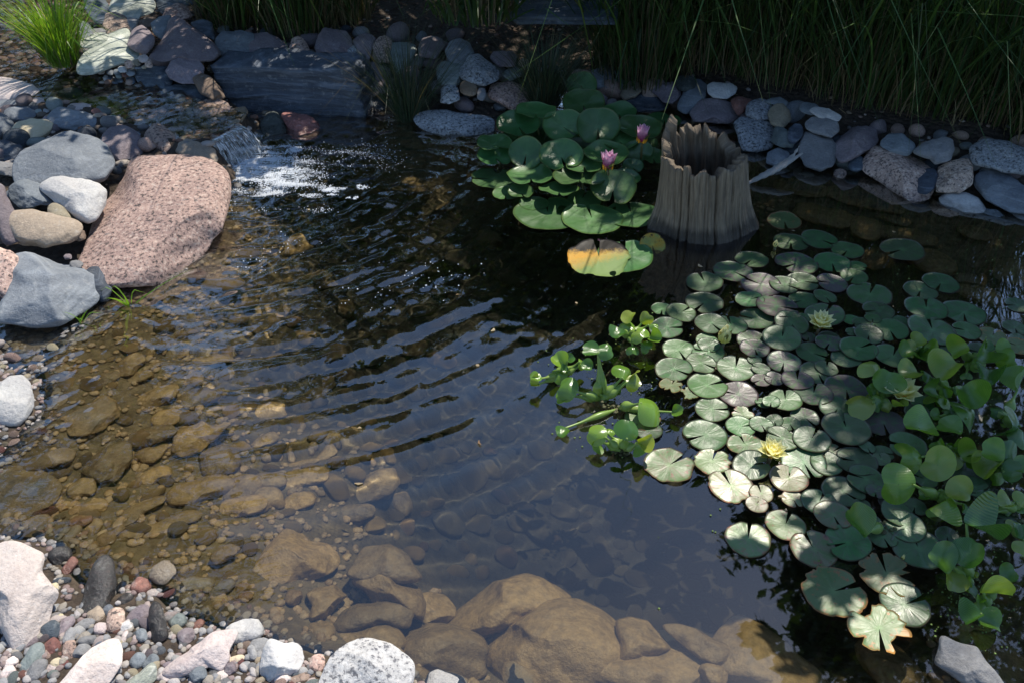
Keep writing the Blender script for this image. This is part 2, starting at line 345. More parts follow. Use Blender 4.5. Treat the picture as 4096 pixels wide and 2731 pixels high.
def stone(c, kind, poly, label=None, lm=None, thick=.8, cut=3, under=False, name='rock', group=None, lift=0., sub=None, back=0., rough=1., sh=None, top=None):
    global NST; NST += 1
    if sh is None: sh = .85 if under else .45
    rng = np.random.default_rng(NST * 17 + 5)
    P = [S(c, *p) for p in poly]; ctr, r = polar(P); ymax = max(p[1] for p in P)
    wpx = max(p[0] for p in P) - min(p[0] for p in P); hpx = ymax - min(p[1] for p in P)
    POLYS.append((ctr, r, under))
    if under:
        p, d = hit(ctr[0], ctr[1] + .1 * (ymax - ctr[1]), True); k = (p - CP).dot(FWD); sc_ = k / FPX * 1.10
        cm = thick * min(wpx, hpx) / 2 * sc_; C = p - d * (cm * .72); v = d
    else:
        p, d = hit(ctr[0], ctr[1] + .82 * (ymax - ctr[1])); k = (p - CP).dot(FWD) + back; cm = thick * min(wpx, hpx) / 2 * k / FPX
        d = ray(*ctr); k += .3 * cm + (ymax - ctr[1]) * k / FPX * sh / math.tan(math.asin(-d.z)) * .45; C = CP + d * (k / d.dot(FWD)); sc_ = k / FPX; v = d
    if sub is None: sub = 4 if wpx > 130 else 3
    U_, F = ICO[sub]; Q = U_.copy()
    for _ in range(cut):
        n = rng.normal(size=3); n[2] = abs(n[2]) * 1.0 + .45; n /= np.linalg.norm(n); o = rng.uniform(.55, .84) if cut > 3 else rng.uniform(.64, .88)
        t = np.maximum(0, Q @ n - o); Q -= t[:, None] * n * .93
    Q *= (1 + rough * (lump(U_, rng, 2.2, 2, .10) + lump(U_, rng, 7, 3, .05) * (1 if cut else .35)))[:, None]
    rho = np.hypot(Q[:, 0], Q[:, 1]); th = np.arctan2(-Q[:, 1], Q[:, 0])           # picture y runs down
    f = (th + np.pi) / (2 * np.pi) * len(r); i = np.floor(f).astype(int); u = f - i; rr = r[i % len(r)] * (1 - u) + r[(i + 1) % len(r)] * u
    a = rho * rr * sc_
    e1 = Vector((v.y, -v.x, 0)).normalized(); e2 = e1.cross(v).normalized()
    W = np.outer(a * np.cos(th), e1) + np.outer(-a * np.sin(th), e2) + np.outer(Q[:, 2] * cm, -v)
    el = math.asin(-v.z); W += np.outer(-a * np.sin(th) * sh / math.tan(el), v)      # upper parts lie farther back, so tops face the sky
    if under:
        tz = W[:, 2].max() + C.z; lim = -.012 if top is None else top
        if tz > lim or top is not None: C = C + v * ((tz - lim) / -v.z)
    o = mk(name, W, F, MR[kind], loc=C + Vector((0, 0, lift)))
    asp = wpx / max(1, hpx)
    if label: tag(o, label, 'pebble' if name == 'pebble' else 'rock', group)
    else:
        sz = 'large' if wpx > 300 else 'mid-sized' if wpx > 130 else 'small'
        if name == 'pebble': sz = 'large' if wpx > 75 else 'mid-sized' if wpx > 48 else 'small'
        shp = 'flat ' if asp > 1.9 else 'oblong ' if asp > 1.45 else 'upright ' if asp < .8 else ''
        item(o, f"{sz} {shp}{KIND[kind][0]} {'sunken stone' if under else name}", 'pebble' if name == 'pebble' else 'rock', group, *ctr)
    if lm: landmark(o, lm, *ctr)
    return o
G1 = 'rocks piled along the back bank'; G2 = 'rocks heaped on the left bank'; G3 = 'sunken stones on the pond bed'; G4 = 'pebbles on the gravel beach'; G5 = 'rocks on the near bank'; G6 = 'rocks along the right bank'
def ss(c, rows, **kw):
    for r in rows:
        k = dict(kw); k.update(r[2] if len(r) > 2 else {}); stone(c, r[0], r[1], **k)
# upper left, stream side
ss(1, [
 ('palegreen', [(1000,60),(1060,-30),(1250,-60),(1400,-10),(1425,70),(1380,130),(1220,185),(1110,160),(1020,100)], dict(label='pale layered rock resting on the rock pile above the stream', lm='the pale layered rock', cut=5)),
 ('slate', [(775,60),(800,-60),(960,-40),(1010,60),(990,150),(900,230),(830,200)], dict(cut=5)),
 ('slate', [(1420,-60),(1700,-60),(2000,-60),(1960,30),(1700,60),(1480,110),(1420,40)], dict(cut=4)),
 ('pink', [(945,230),(1000,120),(1080,110),(1170,170),(1190,280),(1110,335),(990,330)]),
 ('grey', [(1020,250),(1200,170),(1290,190),(1260,280),(1150,310)]),
 ('bluegrey', ell(785,285,120,165)), ('grey', ell(905,297,145,70)),
 ('palegreen', ell(865,375,270,110,-8)),
 ('palegreen', [(698,640),(715,560),(790,470),(870,400),(1000,340),(1215,295),(1240,400),(1190,440),(1270,500),(1230,590),(1000,642),(860,645)], dict(label='broad pale slab with rippled layers between stream and rock pile', lm='the broad pale layered slab', cut=4, thick=.55)),
 ('brown', ell(1360,212,190,90,-10)),
 ('pink', [(1485,150),(1540,60),(1640,30),(1730,70),(1750,170),(1650,190),(1540,180)]),
 ('slate', [(1760,200),(1880,180),(1960,220),(1950,380),(1850,360)]),
 ('bluegrey', [(1395,200),(1480,145),(1600,150),(1570,240),(1530,300),(1460,360),(1400,300)], dict(cut=6)),
 ('purple', [(1165,390),(1230,290),(1340,235),(1390,300),(1425,370),(1380,450),(1290,505),(1215,470)], dict(cut=5)),
 ('purple', [(1335,515),(1420,430),(1540,250),(1590,170),(1650,138),(1740,190),(1850,330),(1945,440),(1985,535),(1900,585),(1700,575),(1520,595),(1400,585)], dict(label='big purplish pyramid-shaped rock above the stream bend', lm='the big purplish pyramid rock', cut=6, thick=.7)),
 ('slate', [(1700,532),(1850,452),(1925,520),(1850,562)], dict(cut=4)),
 ('brown', [(1790,700),(1880,670),(1960,720),(2040,860),(2060,930),(1940,930),(1840,860)]),
 ('purple', [(1528,630),(1600,550),(1750,518),(1840,567),(1875,640),(1830,740),(1760,778),(1630,752),(1550,700)], dict(label='blunt speckled grey-pink rock on the left end of the long slate slab', lm='the blunt grey-pink rock', cut=4)),
 ('slate', [(1228,650),(1300,600),(1500,538),(1560,590),(1575,700),(1540,782),(1470,832),(1290,782)], dict(label='angular blue slate rock at the stream edge', lm='the angular blue slate rock', cut=6)),
 ('slate', [(1458,840),(1520,780),(1650,763),(1780,780),(1900,840),(1945,910),(1880,985),(1760,1008),(1540,962)], dict(label='low smooth blue-green slab lying in the stream', lm='the low blue-green stream slab', cut=3)),
 ('pink', [(1795,1020),(1830,950),(1920,912),(2020,918),(2105,970),(2128,1060),(2070,1100),(1900,1125),(1810,1090)], dict(label='rounded rock, pinkish on top and wet dark below, beside the waterfall lip', lm='the waterfall-lip rock', cut=2)),
 ('brown', [(2105,1095),(2130,1000),(2270,985),(2285,1040),(2195,1135)], dict(cut=4)),
 ('palepink', [(-80,690),(40,690),(150,740),(290,830),(332,900),(250,935),(0,915),(-80,900)], dict(label='sunlit pale pink rock beside the stream at the left edge', lm='the sunlit streamside rock', cut=3)),
 ('bluegrey', [(-60,905),(200,908),(270,970),(100,1035),(-60,1010)], dict(cut=3)),
 ('bluegrey', ell(215,1052,300,165,8)),
 ('bluegrey', [(-60,1005),(80,1045),(132,1150),(110,1275),(-60,1295)], dict(cut=4)),
 ('cream', [(132,1170),(200,1110),(320,1094),(430,1130),(490,1190),(420,1262),(230,1352),(148,1280)], dict(label='smooth cream-coloured stone among blue rocks on the left bank', lm='the smooth cream stone', cut=1)),
 ('slate', [(-60,1262),(80,1295),(225,1370),(185,1450),(160,1525),(-60,1455)], dict(cut=4)),
 ('purple', [(350,1120),(440,1055),(560,1130),(540,1200),(470,1200)]),
 ('bluegrey', [(460,1040),(530,970),(620,953),(700,1000),(900,1070),(1065,1130),(1000,1180),(940,1245),(760,1230),(560,1160),(478,1110)], dict(label='long blue-grey rock with a pale stripe beside the stream', lm='the striped blue-grey rock', cut=5)),
 ('bluegrey', [(165,1560),(190,1420),(290,1310),(480,1220),(610,1193),(750,1230),(900,1290),(960,1370),(1012,1450),(1000,1600),(900,1740),(600,1760),(300,1740),(200,1680)], dict(label='large blue-grey boulder in the left rock pile', lm='the large blue-grey boulder', cut=5)),
 ('purple', [(942,1290),(980,1200),(1060,1140),(1190,1150),(1280,1230),(1322,1360),(1270,1490),(1160,1532),(1050,1460),(990,1360)], dict(label='angular purplish rock right of the large blue-grey boulder', lm='the angular purplish rock', cut=6)),
 ('pink', [(1305,1260),(1350,1210),(1460,1133),(1540,1170),(1642,1290),(1630,1380),(1560,1422),(1420,1390),(1320,1345)], dict(label='angular pinkish rock at the stream edge above the pink boulder', cut=6)),
 ('tan', [(1608,1370),(1660,1290),(1760,1268),(1880,1310),(1962,1400),(1975,1500),(1900,1545),(1750,1490)], dict(label='rounded brown stone beside the foot of the waterfall', lm='the waterfall-side brown stone', cut=2)),
 ('darkgreen', ell(1590,1200,100,150,-20)),
], group=G2)
ss(1, [(k, ell(x, y, w, h, a)) for k, x, y, w, h, a in (
 ('palepink',740,985,190,75,12),('red',905,1022,120,55,5),('bluegrey',965,990,85,60,0),('pink',1030,1035,95,75,0),('tan',915,1060,115,38,5),('greygreen',1025,1080,95,36,8),('tan',995,1100,85,32,0),('pink',1120,1142,110,60,10),
 ('bluegrey',1282,1236,85,62,0),('palepink',352,930,105,60,0),('slate',335,975,150,75,10),('greygreen',372,1020,95,42,0),('grey',435,1015,75,42,0),('bluegrey',405,1062,65,45,0),
 ('pink',932,636,72,66,0),('palepink',930,668,60,34,0),('bluegrey',1012,665,66,60,0),('bluegrey',1076,662,62,52,0),('white',1125,640,80,62,10),('bluegrey',1200,668,78,62,0),('greygreen',1090,700,60,50,0),('red',1152,690,62,44,20),
 ('white',975,726,50,62,0),('slate',1200,738,82,76,0),('pink',1182,592,84,74,0),('tan',1215,616,52,52,0),('tan',1262,580,72,62,0),('palepink',1318,542,86,72,0),('pink',1366,586,70,80,0),('bluegrey',1282,622,96,34,0),('cream',1326,620,48,32,0),('slate',1062,746,66,60,0),('slate',1024,722,56,52,0),('pink',1225,580,40,44,0),('slate',1105,745,50,44,0))],
 name='pebble', group='pebbles in and beside the stream', cut=1)
stone(0, 'pink', [(168,590),(185,555),(215,520),(240,450),(280,410),(330,356),(370,350),(450,362),(520,380),(554,425),(545,470),(505,530),(455,585),(405,618),(330,634),(250,622),(190,608)], label='great pink granite boulder sloping into the pond below the waterfall', lm='the great pink boulder', thick=.8, cut=6, rough=.8, sh=.6, group=G2)
# left bank
ss(5, [
 ('white', [(413,100),(450,40),(540,6),(640,30),(800,100),(930,170),(962,240),(900,360),(800,462),(720,485),(640,430),(580,330),(500,240)], dict(label='white barrel-shaped stone leaning on the great pink boulder', lm='the white barrel-shaped stone', cut=3)),
 ('bluegrey', [(93,220),(130,130),(210,78),(310,80),(400,150),(475,280),(460,372),(330,332),(150,322)], dict(cut=4)),
 ('tan', ell(545,400,150,230,-20)),
 ('tan', [(108,430),(130,350),(210,318),(350,335),(560,430),(700,540),(722,600),(680,680),(560,724),(330,702),(180,642),(128,540)], dict(label='smooth tan potato-shaped stone left of the great pink boulder', lm='the smooth tan stone', cut=1)),
 ('purple', [(-80,30),(60,70),(135,140),(100,240),(112,450),(100,640),(-80,665)]),
 ('grey', [(-80,-130),(120,-60),(218,10),(205,80),(130,92),(0,30),(-80,0)], dict(cut=3)),
 ('pink', [(-80,690),(60,688),(160,750),(203,840),(170,920),(60,1065),(-80,1165)], dict(cut=2)),
 ('bluegrey', [(-80,1190),(80,1030),(150,900),(160,720),(290,698),(430,720),(560,800),(650,880),(760,960),(805,1050),(864,1160),(830,1315),(650,1400),(430,1445),(250,1400),(0,1290),(-80,1270)], dict(label='big grey boulder with a bright facet at the left waterline', lm='the big grey waterline boulder', cut=6)),
 ('brown', ell(728,597,118,105)), ('purple', ell(625,792,70,56)), ('grey', ell(702,862,112,76,20)),
 ('slate', ell(905,1040,230,330,10), dict(cut=3)),
], group=G2)
ss(9, [('white', [(-60,440),(30,368),(170,318),(270,348),(315,430),(285,600),(255,660),(150,742),(60,772),(-60,720)], dict(label='rounded white-grey stone half out of the water at the left edge', lm='the round white stone', cut=1))], group=G5)
# near bank
ss(13, [
 ('palepink', [(-80,430),(50,330),(140,270),(270,256),(380,300),(440,400),(507,520),(492,590),(422,640),(430,800),(447,930),(390,985),(330,1065),(250,1142),(110,1235),(0,1258),(-80,1255)], dict(label='big pale pink boulder at the lower left edge of the picture', lm='the big pale pink boulder', cut=3, thick=.6)),
 ('palepink', [(330,1560),(480,1468),(700,1370),(950,1288),(1110,1298),(1192,1340),(1160,1470),(1090,1580),(900,1680),(500,1680)], dict(label='flat pale pink rock lying in the pebbles at the bottom edge', lm='the flat pale pink rock', cut=3, thick=.6)),
 ('palepink', [(1393,1300),(1480,1260),(1620,1220),(1780,1220),(1900,1190),(2030,1163),(2180,1220),(2225,1260),(2150,1330),(2080,1390),(2060,1470),(1950,1525),(1880,1435),(1700,1425),(1500,1372)], dict(label='jagged pinkish white rock with bluish shaded face on the near bank', lm='the jagged pinkish white rock', cut=6)),
 ('palegreen', [(1095,1570),(1200,1490),(1450,1438),(1475,1500),(1420,1610),(1150,1660)], dict(cut=3)),
 ('palepink', ell(1570,1495,270,160,-8)),
 ('wet', [(700,700),(800,560),(940,400),(1050,358),(1112,420),(1100,520),(1060,640),(980,760),(800,930),(600,1000),(560,900),(600,790)], dict(label='dark wet speckled boulder lying half under water by the gravel beach', lm='the dark wet speckled boulder', cut=3, thick=.5, lift=-.035)),
 ('wet', [(1340,1155),(1360,1000),(1430,850),(1500,798),(1542,860),(1520,1000),(1490,1165),(1420,1195)], dict(label='glossy wet black elongated stone between beach pebbles', lm='the glossy black elongated stone', cut=2, thick=.7)),
 ('white', ell(2255,1088,345,215,12), dict(label='smooth white oval stone at the water edge', lm='the smooth white oval stone', cut=1)),
 ('tan', ell(1500,572,240,250,-15), dict(label='wet yellowish stone breaking the water with a dark wet ring', lm='the wet yellowish stone', cut=1)),
 ('purple', ell(2060,405,270,150,-12), dict(label='dark red-brown stone tip breaking the shallow water', cut=4)),
], group=G5)
ss(14, [
 ('white', [(0,1580),(50,1350),(120,1200),(190,1138),(240,1170),(300,1230),(420,1270),(454,1330),(430,1425),(350,1510),(150,1580)], dict(label='white wedge-shaped stone standing at the water edge', lm='the white wedge-shaped stone', cut=4)),
 ('vein', [(548,1450),(600,1380),(650,1280),(780,1220),(900,1180),(1010,1170),(1120,1210),(1250,1280),(1360,1390),(1424,1470),(1442,1560),(1400,1700),(600,1700)], dict(label='large white granite boulder with dark veins on the near bank', lm='the white granite boulder', cut=4, thick=.7)),
 ('white', [(1505,1580),(1600,1460),(1690,1438),(1800,1480),(1920,1540),(1970,1650),(1550,1660)], dict(label='rounded pale stone cut off by the bottom edge', cut=2)),
 ('grey', ell(28,1248,200,185)), ('pink', ell(560,1390,150,180,15)), ('pink', ell(390,1530,225,90)), ('palepink', ell(240,1525,140,90)),
 ('tan', [(2260,1560),(2275,1400),(2351,1370),(2450,1420),(2560,1500),(2600,1600),(2400,1680),(2280,1650)], dict(label='tan rounded rock just breaking the surface at the bottom edge', cut=2)),
], group=G5)
stone(16, 'grey', [(1475,1420),(1600,1400),(1750,1330),(1880,1390),(2050,1490),(2250,1610),(2100,1700),(1560,1680)], label='dark rock with a pale facet breaking the surface in the bottom right corner', lm='the dark corner rock', cut=5, lift=.045, group=G5)
ss(13, [(k, ell(x, y, w, h, a)) for k, x, y, w, h, a in (
 ('wet',548,400,195,175,0),('red',640,492,185,92,-30),('slate',570,630,150,75,25),('cream',500,686,85,85,0),('bluegrey',625,740,125,85,0),('tan',480,785,115,70,-40),
 ('red',1290,680,160,172,-25),('palepink',1412,742,135,92,15),('pink',1180,695,70,70,0),('pink',1620,685,122,76,0),('red',1172,552,80,90,0),('wet',1155,800,160,110,-5),
 ('tan',880,935,145,155,0),('pink',1062,985,170,260,28),('purple',1280,942,225,155,-12),('greygreen',1635,1005,155,140,-20),('white',1158,1050,115,112,0),('red',1820,1030,125,85,-20),('purple',1710,1132,155,150,0),
 ('grey',775,1042,172,112,0),('purple',592,1062,245,118,-32),('slate',480,1080,180,185,0),('grey',640,1145,185,108,-42),('palepink',920,1062,115,112,30),('grey',805,1172,172,90,25),('palepink',1140,1150,150,60,-42),
 ('purple',255,1218,225,95,-8),('red',475,1235,165,150,-30),('greygreen',295,1355,305,160,-35),('palepink',100,1378,145,90,0),('grey',745,1275,170,120,-15),('pink',640,1262,120,185,25),('slate',900,1240,140,80,-40),
 ('grey',335,1450,230,130,-30),('palepink',465,1430,140,80,20),('cream',520,1380,120,90,20),('palepink',1115,1255,90,60,0),('bluegrey',1265,1362,150,135,-20),('bluegrey',1390,1375,170,120,-35),
 ('purple',1540,1410,80,85,0),('bluegrey',1820,1490,160,160,0),('palepink',2030,1505,155,120,0),('cream',2170,1345,155,75,10),('purple',2115,1430,110,120,0),('bluegrey',1302,1125,100,125,0),('white',1258,1080,85,45,-30),
 ('white',300,1535,120,60,0),('palepink',70,1480,150,120,-30),('grey',2250,1410,110,80,0),('grey',2320,1290,80,150,0),('pink',885,820,140,80,-10),('bluegrey',1000,905,95,115,0),('grey',505,890,115,90,0),('cream',548,962,85,60,0))],
 name='pebble', group=G4, cut=1)
# back bank
ss(2, [
 ('bluegrey', [(-370,430),(-350,330),(-290,280),(-120,280),(0,330),(-30,430),(-60,510),(-180,530),(-330,500)], dict(cut=6)),
 ('purple', [(-100,500),(-90,350),(0,310),(120,305),(220,360),(302,450),(290,522),(200,548),(0,530)], dict(cut=2)),
 ('pink', [(303,430),(350,350),(430,343),(470,400),(512,510),(440,542),(330,522)]),
 ('purple', [(536,430),(580,330),(640,253),(720,270),(840,308),(885,410),(850,560),(700,590),(580,560)], dict(label='large pale purple rock at the left of the back row', lm='the pale purple rock', cut=3)),
 ('granite', [(648,430),(700,408),(900,420),(970,460),(1003,530),(960,620),(900,642),(760,602),(680,562)], dict(label='speckled grey granite rock lying on the right end of the slate slab', lm='the slab-top granite rock', cut=3)),
 ('purple', [(883,370),(950,328),(1040,303),(1120,360),(1060,470),(1030,560),(920,500)]),
 ('pink', [(1023,540),(1060,420),(1140,340),(1200,328),(1257,380),(1235,470),(1222,582),(1100,575)], dict(cut=6)),
 ('greygreen', [(1222,520),(1250,400),(1370,388),(1478,420),(1482,480),(1400,590),(1310,697),(1243,640)], dict(label='smooth green-grey wedge stone in the back row', lm='the green-grey wedge stone', cut=2)),
 ('purple', [(1487,440),(1530,350),(1620,323),(1710,360),(1752,430),(1650,542),(1500,522)], dict(cut=2)),
 ('bluegrey', [(1735,470),(1780,380),(1880,352),(1970,410),(2003,500),(1900,592),(1780,585)], dict(cut=2)),
 ('purple', [(922,760),(940,640),(1020,580),(1150,578),(1242,650),(1243,740),(1180,850),(1060,884),(950,832)], dict(label='round brown-purple speckled stone against the end of the slate slab', lm='the round stone at the slab end', cut=1)),
 ('cream', [(1178,800),(1230,718),(1312,728),(1332,850),(1270,912),(1200,872)]),
 ('purple', ell(1410,730,210,270,0)), ('greygreen', ell(1780,680,260,230,0)),
 ('granite', [(1852,660),(1890,590),(1960,510),(2050,497),(2140,570),(2243,660),(2222,742),(2100,784),(1990,772),(1870,722)], dict(label='pale blue-white stone with smudged markings in the back row', lm='the pale smudged stone', cut=3)),
 ('purple', [(2146,530),(2180,478),(2351,472),(2400,520),(2380,612),(2240,622)]),
 ('greygreen', [(2247,690),(2300,638),(2380,608),(2462,640),(2452,702),(2330,742)]),
 ('pink', [(2112,870),(2160,770),(2250,743),(2351,748),(2460,790),(2532,900),(2502,1002),(2400,1042),(2250,962),(2140,912)], dict(label='pinkish white rock between the two dark sedge tufts', lm='the pinkish sedge-side rock', cut=4)),
 ('granite', [(1688,940),(1700,820),(1770,738),(1850,790),(1873,920),(1760,955)]),
 ('brown', ell(1950,815,170,130,15)), ('grey', ell(2070,868,85,115,0)), ('slate', ell(1130,935,175,165,0)), ('grey', ell(1240,985,145,155,0)),
 ('darkgreen', [(18,1240),(60,1120),(130,1038),(210,1042),(272,1130),(283,1230),(220,1312),(90,1345),(30,1312)], dict(label='dark green rounded stone at the foot of the slate slab', lm='the dark green stone', cut=2)),
 ('red', [(238,1040),(310,993),(390,1020),(520,1080),(592,1160),(598,1230),(540,1292),(420,1335),(330,1292),(280,1150)], dict(label='reddish granite stone leaning at the foot of the slate slab', lm='the reddish stone', cut=3)),
 ('granite', [(1425,1080),(1540,1018),(1750,1002),(1890,1050),(2100,1070),(2200,1110),(2150,1300),(1950,1305),(1700,1262),(1500,1172)], dict(label='low flat rock with white patches between sedge and tall lily leaves', lm='the white-patched flat rock', cut=3, thick=.6)),
], group=G1)
ss(3, [
 ('cream', [(48,590),(90,538),(150,548),(218,620),(140,658)]),
 ('granite', [(178,700),(270,610),(400,598),(492,660),(400,762),(200,762)]),
 ('pink', ell(640,705,190,130,5)),
 ('bluegrey', [(722,780),(723,660),(880,602),(950,640),(1033,750),(990,852),(880,893),(830,842)], dict(label='big blue-grey angular rock above the tall lily leaves', lm='the big blue-grey rock', cut=5)),
 ('tan', [(988,890),(1020,790),(1090,738),(1160,760),(1198,830),(1130,892),(1040,932)], dict(label='speckled tan stone beside the big blue-grey rock', cut=2)),
 ('purple', ell(790,912,170,120,15)), ('grey', ell(915,942,95,64,-10)),
 ('darkgreen', ell(1600,765,200,140,0)), ('purple', ell(1340,757,110,56,0)),
 ('purple', [(1198,820),(1260,768),(1400,770),(1470,753),(1540,800),(1553,880),(1490,952),(1400,942),(1300,872)], dict(cut=4)),
 ('slate', [(925,980),(1050,930),(1180,858),(1320,868),(1430,940),(1433,1030),(1330,1084),(1130,1105),(1000,1055)], dict(label='smooth dark blue rock behind the hollow stump', lm='the smooth dark blue rock', cut=2)),
 ('bluegrey', [(1543,960),(1580,830),(1640,728),(1720,718),(1788,780),(1778,910),(1700,1002),(1620,1035),(1553,1012)], dict(label='upright pale blue oval stone behind the hollow stump', lm='the upright blue oval stone', cut=1)),
 ('white', [(1788,800),(1830,763),(2000,763),(2064,790),(2053,850),(1980,902),(1880,908),(1800,872)], dict(label='oblong whitish stone with a dark pit behind the stump', lm='the oblong whitish pitted stone', cut=2)),
 ('purple', [(1636,1060),(1720,930),(1860,903),(2000,940),(2094,1050),(2000,1125),(1700,1135)], dict(cut=2)),
 ('red', [(1998,930),(2060,888),(2200,910),(2212,980),(2100,1072),(2050,1022)]),
 ('granite', [(2137,1060),(2170,960),(2260,908),(2351,930),(2400,1000),(2380,1082),(2270,1114),(2160,1098)], dict(cut=2)),
 ('granite', [(2007,1150),(2070,1093),(2250,1093),(2351,1118),(2424,1200),(2400,1335),(2280,1405),(2150,1394),(2078,1302)], dict(label='large round-cornered grey granite rock right of the stump', lm='the stump-side granite rock', cut=3)),
], group=G1)
ss(4, [
 ('bluegrey', [(-60,960),(20,910),(100,888),(184,930),(170,982),(30,964)]),
 ('tan', [(-3,1050),(40,973),(110,953),(190,1000),(228,1090),(160,1193),(40,1152)], dict(label='rounded brown-tan stone in the right bank row', lm='the rounded brown-tan stone', cut=3)),
 ('bluegrey', ell(380,1002,195,110,5)),
 ('white', [(376,1040),(430,998),(540,998),(684,1050),(660,1102),(480,1092)], dict(cut=2)),
 ('grey', [(336,1160),(380,1088),(480,1068),(620,1108),(664,1180),(612,1263),(480,1243),(370,1213)], dict(label='light grey egg-shaped stone under a white stone in the right bank row', lm='the light grey egg-shaped stone', cut=2)),
 ('greygreen', [(13,1290),(50,1173),(110,1173),(272,1260),(252,1362),(120,1353),(20,1322)], dict(cut=6)),
 ('slate', ell(250,1235,140,185,0)),
 ('bluegrey', [(-10,1420),(80,1353),(180,1388),(205,1450),(100,1533),(0,1514)]),
 ('grey', [(283,1330),(310,1248),(380,1228),(560,1260),(643,1340),(612,1512),(520,1564),(380,1544),(298,1452)], dict(label='squarish grey stone beside the pale driftwood', lm='the squarish grey stone', cut=4)),
 ('purple', [(636,1290),(720,1168),(860,1118),(970,1160),(1014,1270),(950,1362),(800,1493),(718,1513),(658,1422)], dict(label='large dark purplish rock in the right bank row', lm='the large dark purplish rock', cut=4)),
 ('bluegrey', [(1037,1320),(1080,1248),(1200,1228),(1320,1290),(1353,1340),(1300,1412),(1150,1413),(1048,1372)], dict(cut=2)),
 ('grey', [(1360,1430),(1420,1348),(1560,1263),(1660,1257),(1728,1340),(1692,1440),(1580,1523),(1520,1484),(1380,1453)], dict(label='grey oblong stone tilted in the right bank row', lm='the grey tilted oblong stone', cut=3)),
 ('slate', ell(812,1512,155,140,-25)),
 ('pink', [(886,1580),(940,1393),(1100,1408),(1370,1440),(1502,1480),(1543,1560),(1505,1760),(1480,1855),(1380,1833),(1100,1722),(916,1642)], dict(label='large blocky pinkish rock sloping into the water on the right bank', lm='the large blocky pinkish rock', cut=5)),
 ('pink', [(1555,1570),(1640,1498),(1770,1443),(1832,1500),(1874,1650),(1800,1765),(1600,1805)], dict(cut=4)),
 ('granite', [(1882,1430),(1960,1338),(2150,1302),(2351,1348),(2500,1420),(2480,1565),(2200,1585),(1950,1562)], dict(label='long speckled grey boulder at the right edge, upper of two', lm='the upper right-edge boulder', cut=2)),
], group=G6)
ss(8, [
 ('bluegrey', [(1877,150),(1900,58),(2000,12),(2150,28),(2330,108),(2500,200),(2480,345),(2300,373),(2050,312),(1920,222)], dict(label='long blue-grey boulder at the right edge, lower of two', lm='the lower right-edge boulder', cut=3)),
 ('white', [(1571,310),(1630,228),(1780,193),(1900,220),(2004,320),(1960,374),(1760,408),(1630,373)], dict(label='smooth pale stone at the waterline on the right bank', lm='the pale waterline stone', cut=1)),
 ('bluegrey', [(1952,410),(1990,363),(2080,353),(2174,400),(2130,453),(2020,448)]),
 ('grey', [(2242,420),(2300,383),(2430,400),(2430,505),(2280,473)]),
 ('white', [(268,60),(340,18),(410,23),(424,60),(350,113)]),
 ('slate', ell(1455,95,160,240,0)), ('pink', ell(660,30,110,90,0)),
], group=G6)
# sunken stones one can follow
ss(14, [
 ('tan', [(-20,600),(-20,400),(150,228),(300,128),(420,106),(520,170),(560,260),(700,360),(760,510),(720,602),(610,644),(400,624),(200,594)], dict(label='wide sunken brown rock with a flat top in the lower left shallows', lm='the wide flat-topped sunken rock', cut=4)),
 ('tan', [(-80,770),(150,768),(260,790),(400,870),(503,990),(440,1102),(380,1205),(280,1205),(0,1010),(-80,950)]),
 ('tan', [(482,910),(530,800),(508,690),(600,652),(740,660),(803,750),(845,800),(740,882),(600,990)], dict(cut=6)),
 ('red', ell(345,775,150,140,20)),
 ('tan', [(737,920),(850,828),(960,793),(1200,828),(1380,880),(1424,1000),(1340,1115),(1200,1055),(900,1044),(758,1012)], dict(label='sunken brown oval rock above the large white granite boulder', lm='the sunken brown oval rock', cut=2)),
 ('grey', [(862,490),(940,388),(1050,298),(1240,298),(1333,380),(1400,520),(1444,640),(1300,660),(1000,600)], dict(cut=2)),
 ('tan', [(926,575),(1020,448),(1110,406),(1200,480),(1330,560),(1464,700),(1494,850),(1440,1004),(1300,862),(1080,794),(1006,622)], dict(cut=3)),
 ('tan', [(632,1140),(740,1048),(880,1028),(1090,1048),(1220,1048),(1304,1140),(1355,1262),(1290,1335),(900,1284),(700,1255)], dict(cut=2)),
 ('tan', ell(590,1085,265,190,20)), ('tan', ell(445,1168,105,165,0)),
 ('tan', [(1326,1160),(1450,1038),(1600,972),(1750,1008),(1900,1078),(2060,1178),(2114,1280),(2064,1402),(2084,1505),(1900,1570),(1500,1500),(1370,1362)], dict(label='big sunken brown boulder right of the large white granite boulder', lm='the big sunken brown boulder', cut=3)),
 ('grey', ell(1600,880,420,300,25), dict(top=-.16)), ('tan', ell(1450,1500,280,220,20)),
], under=True, group=G3, top=-.03, thick=1.15)
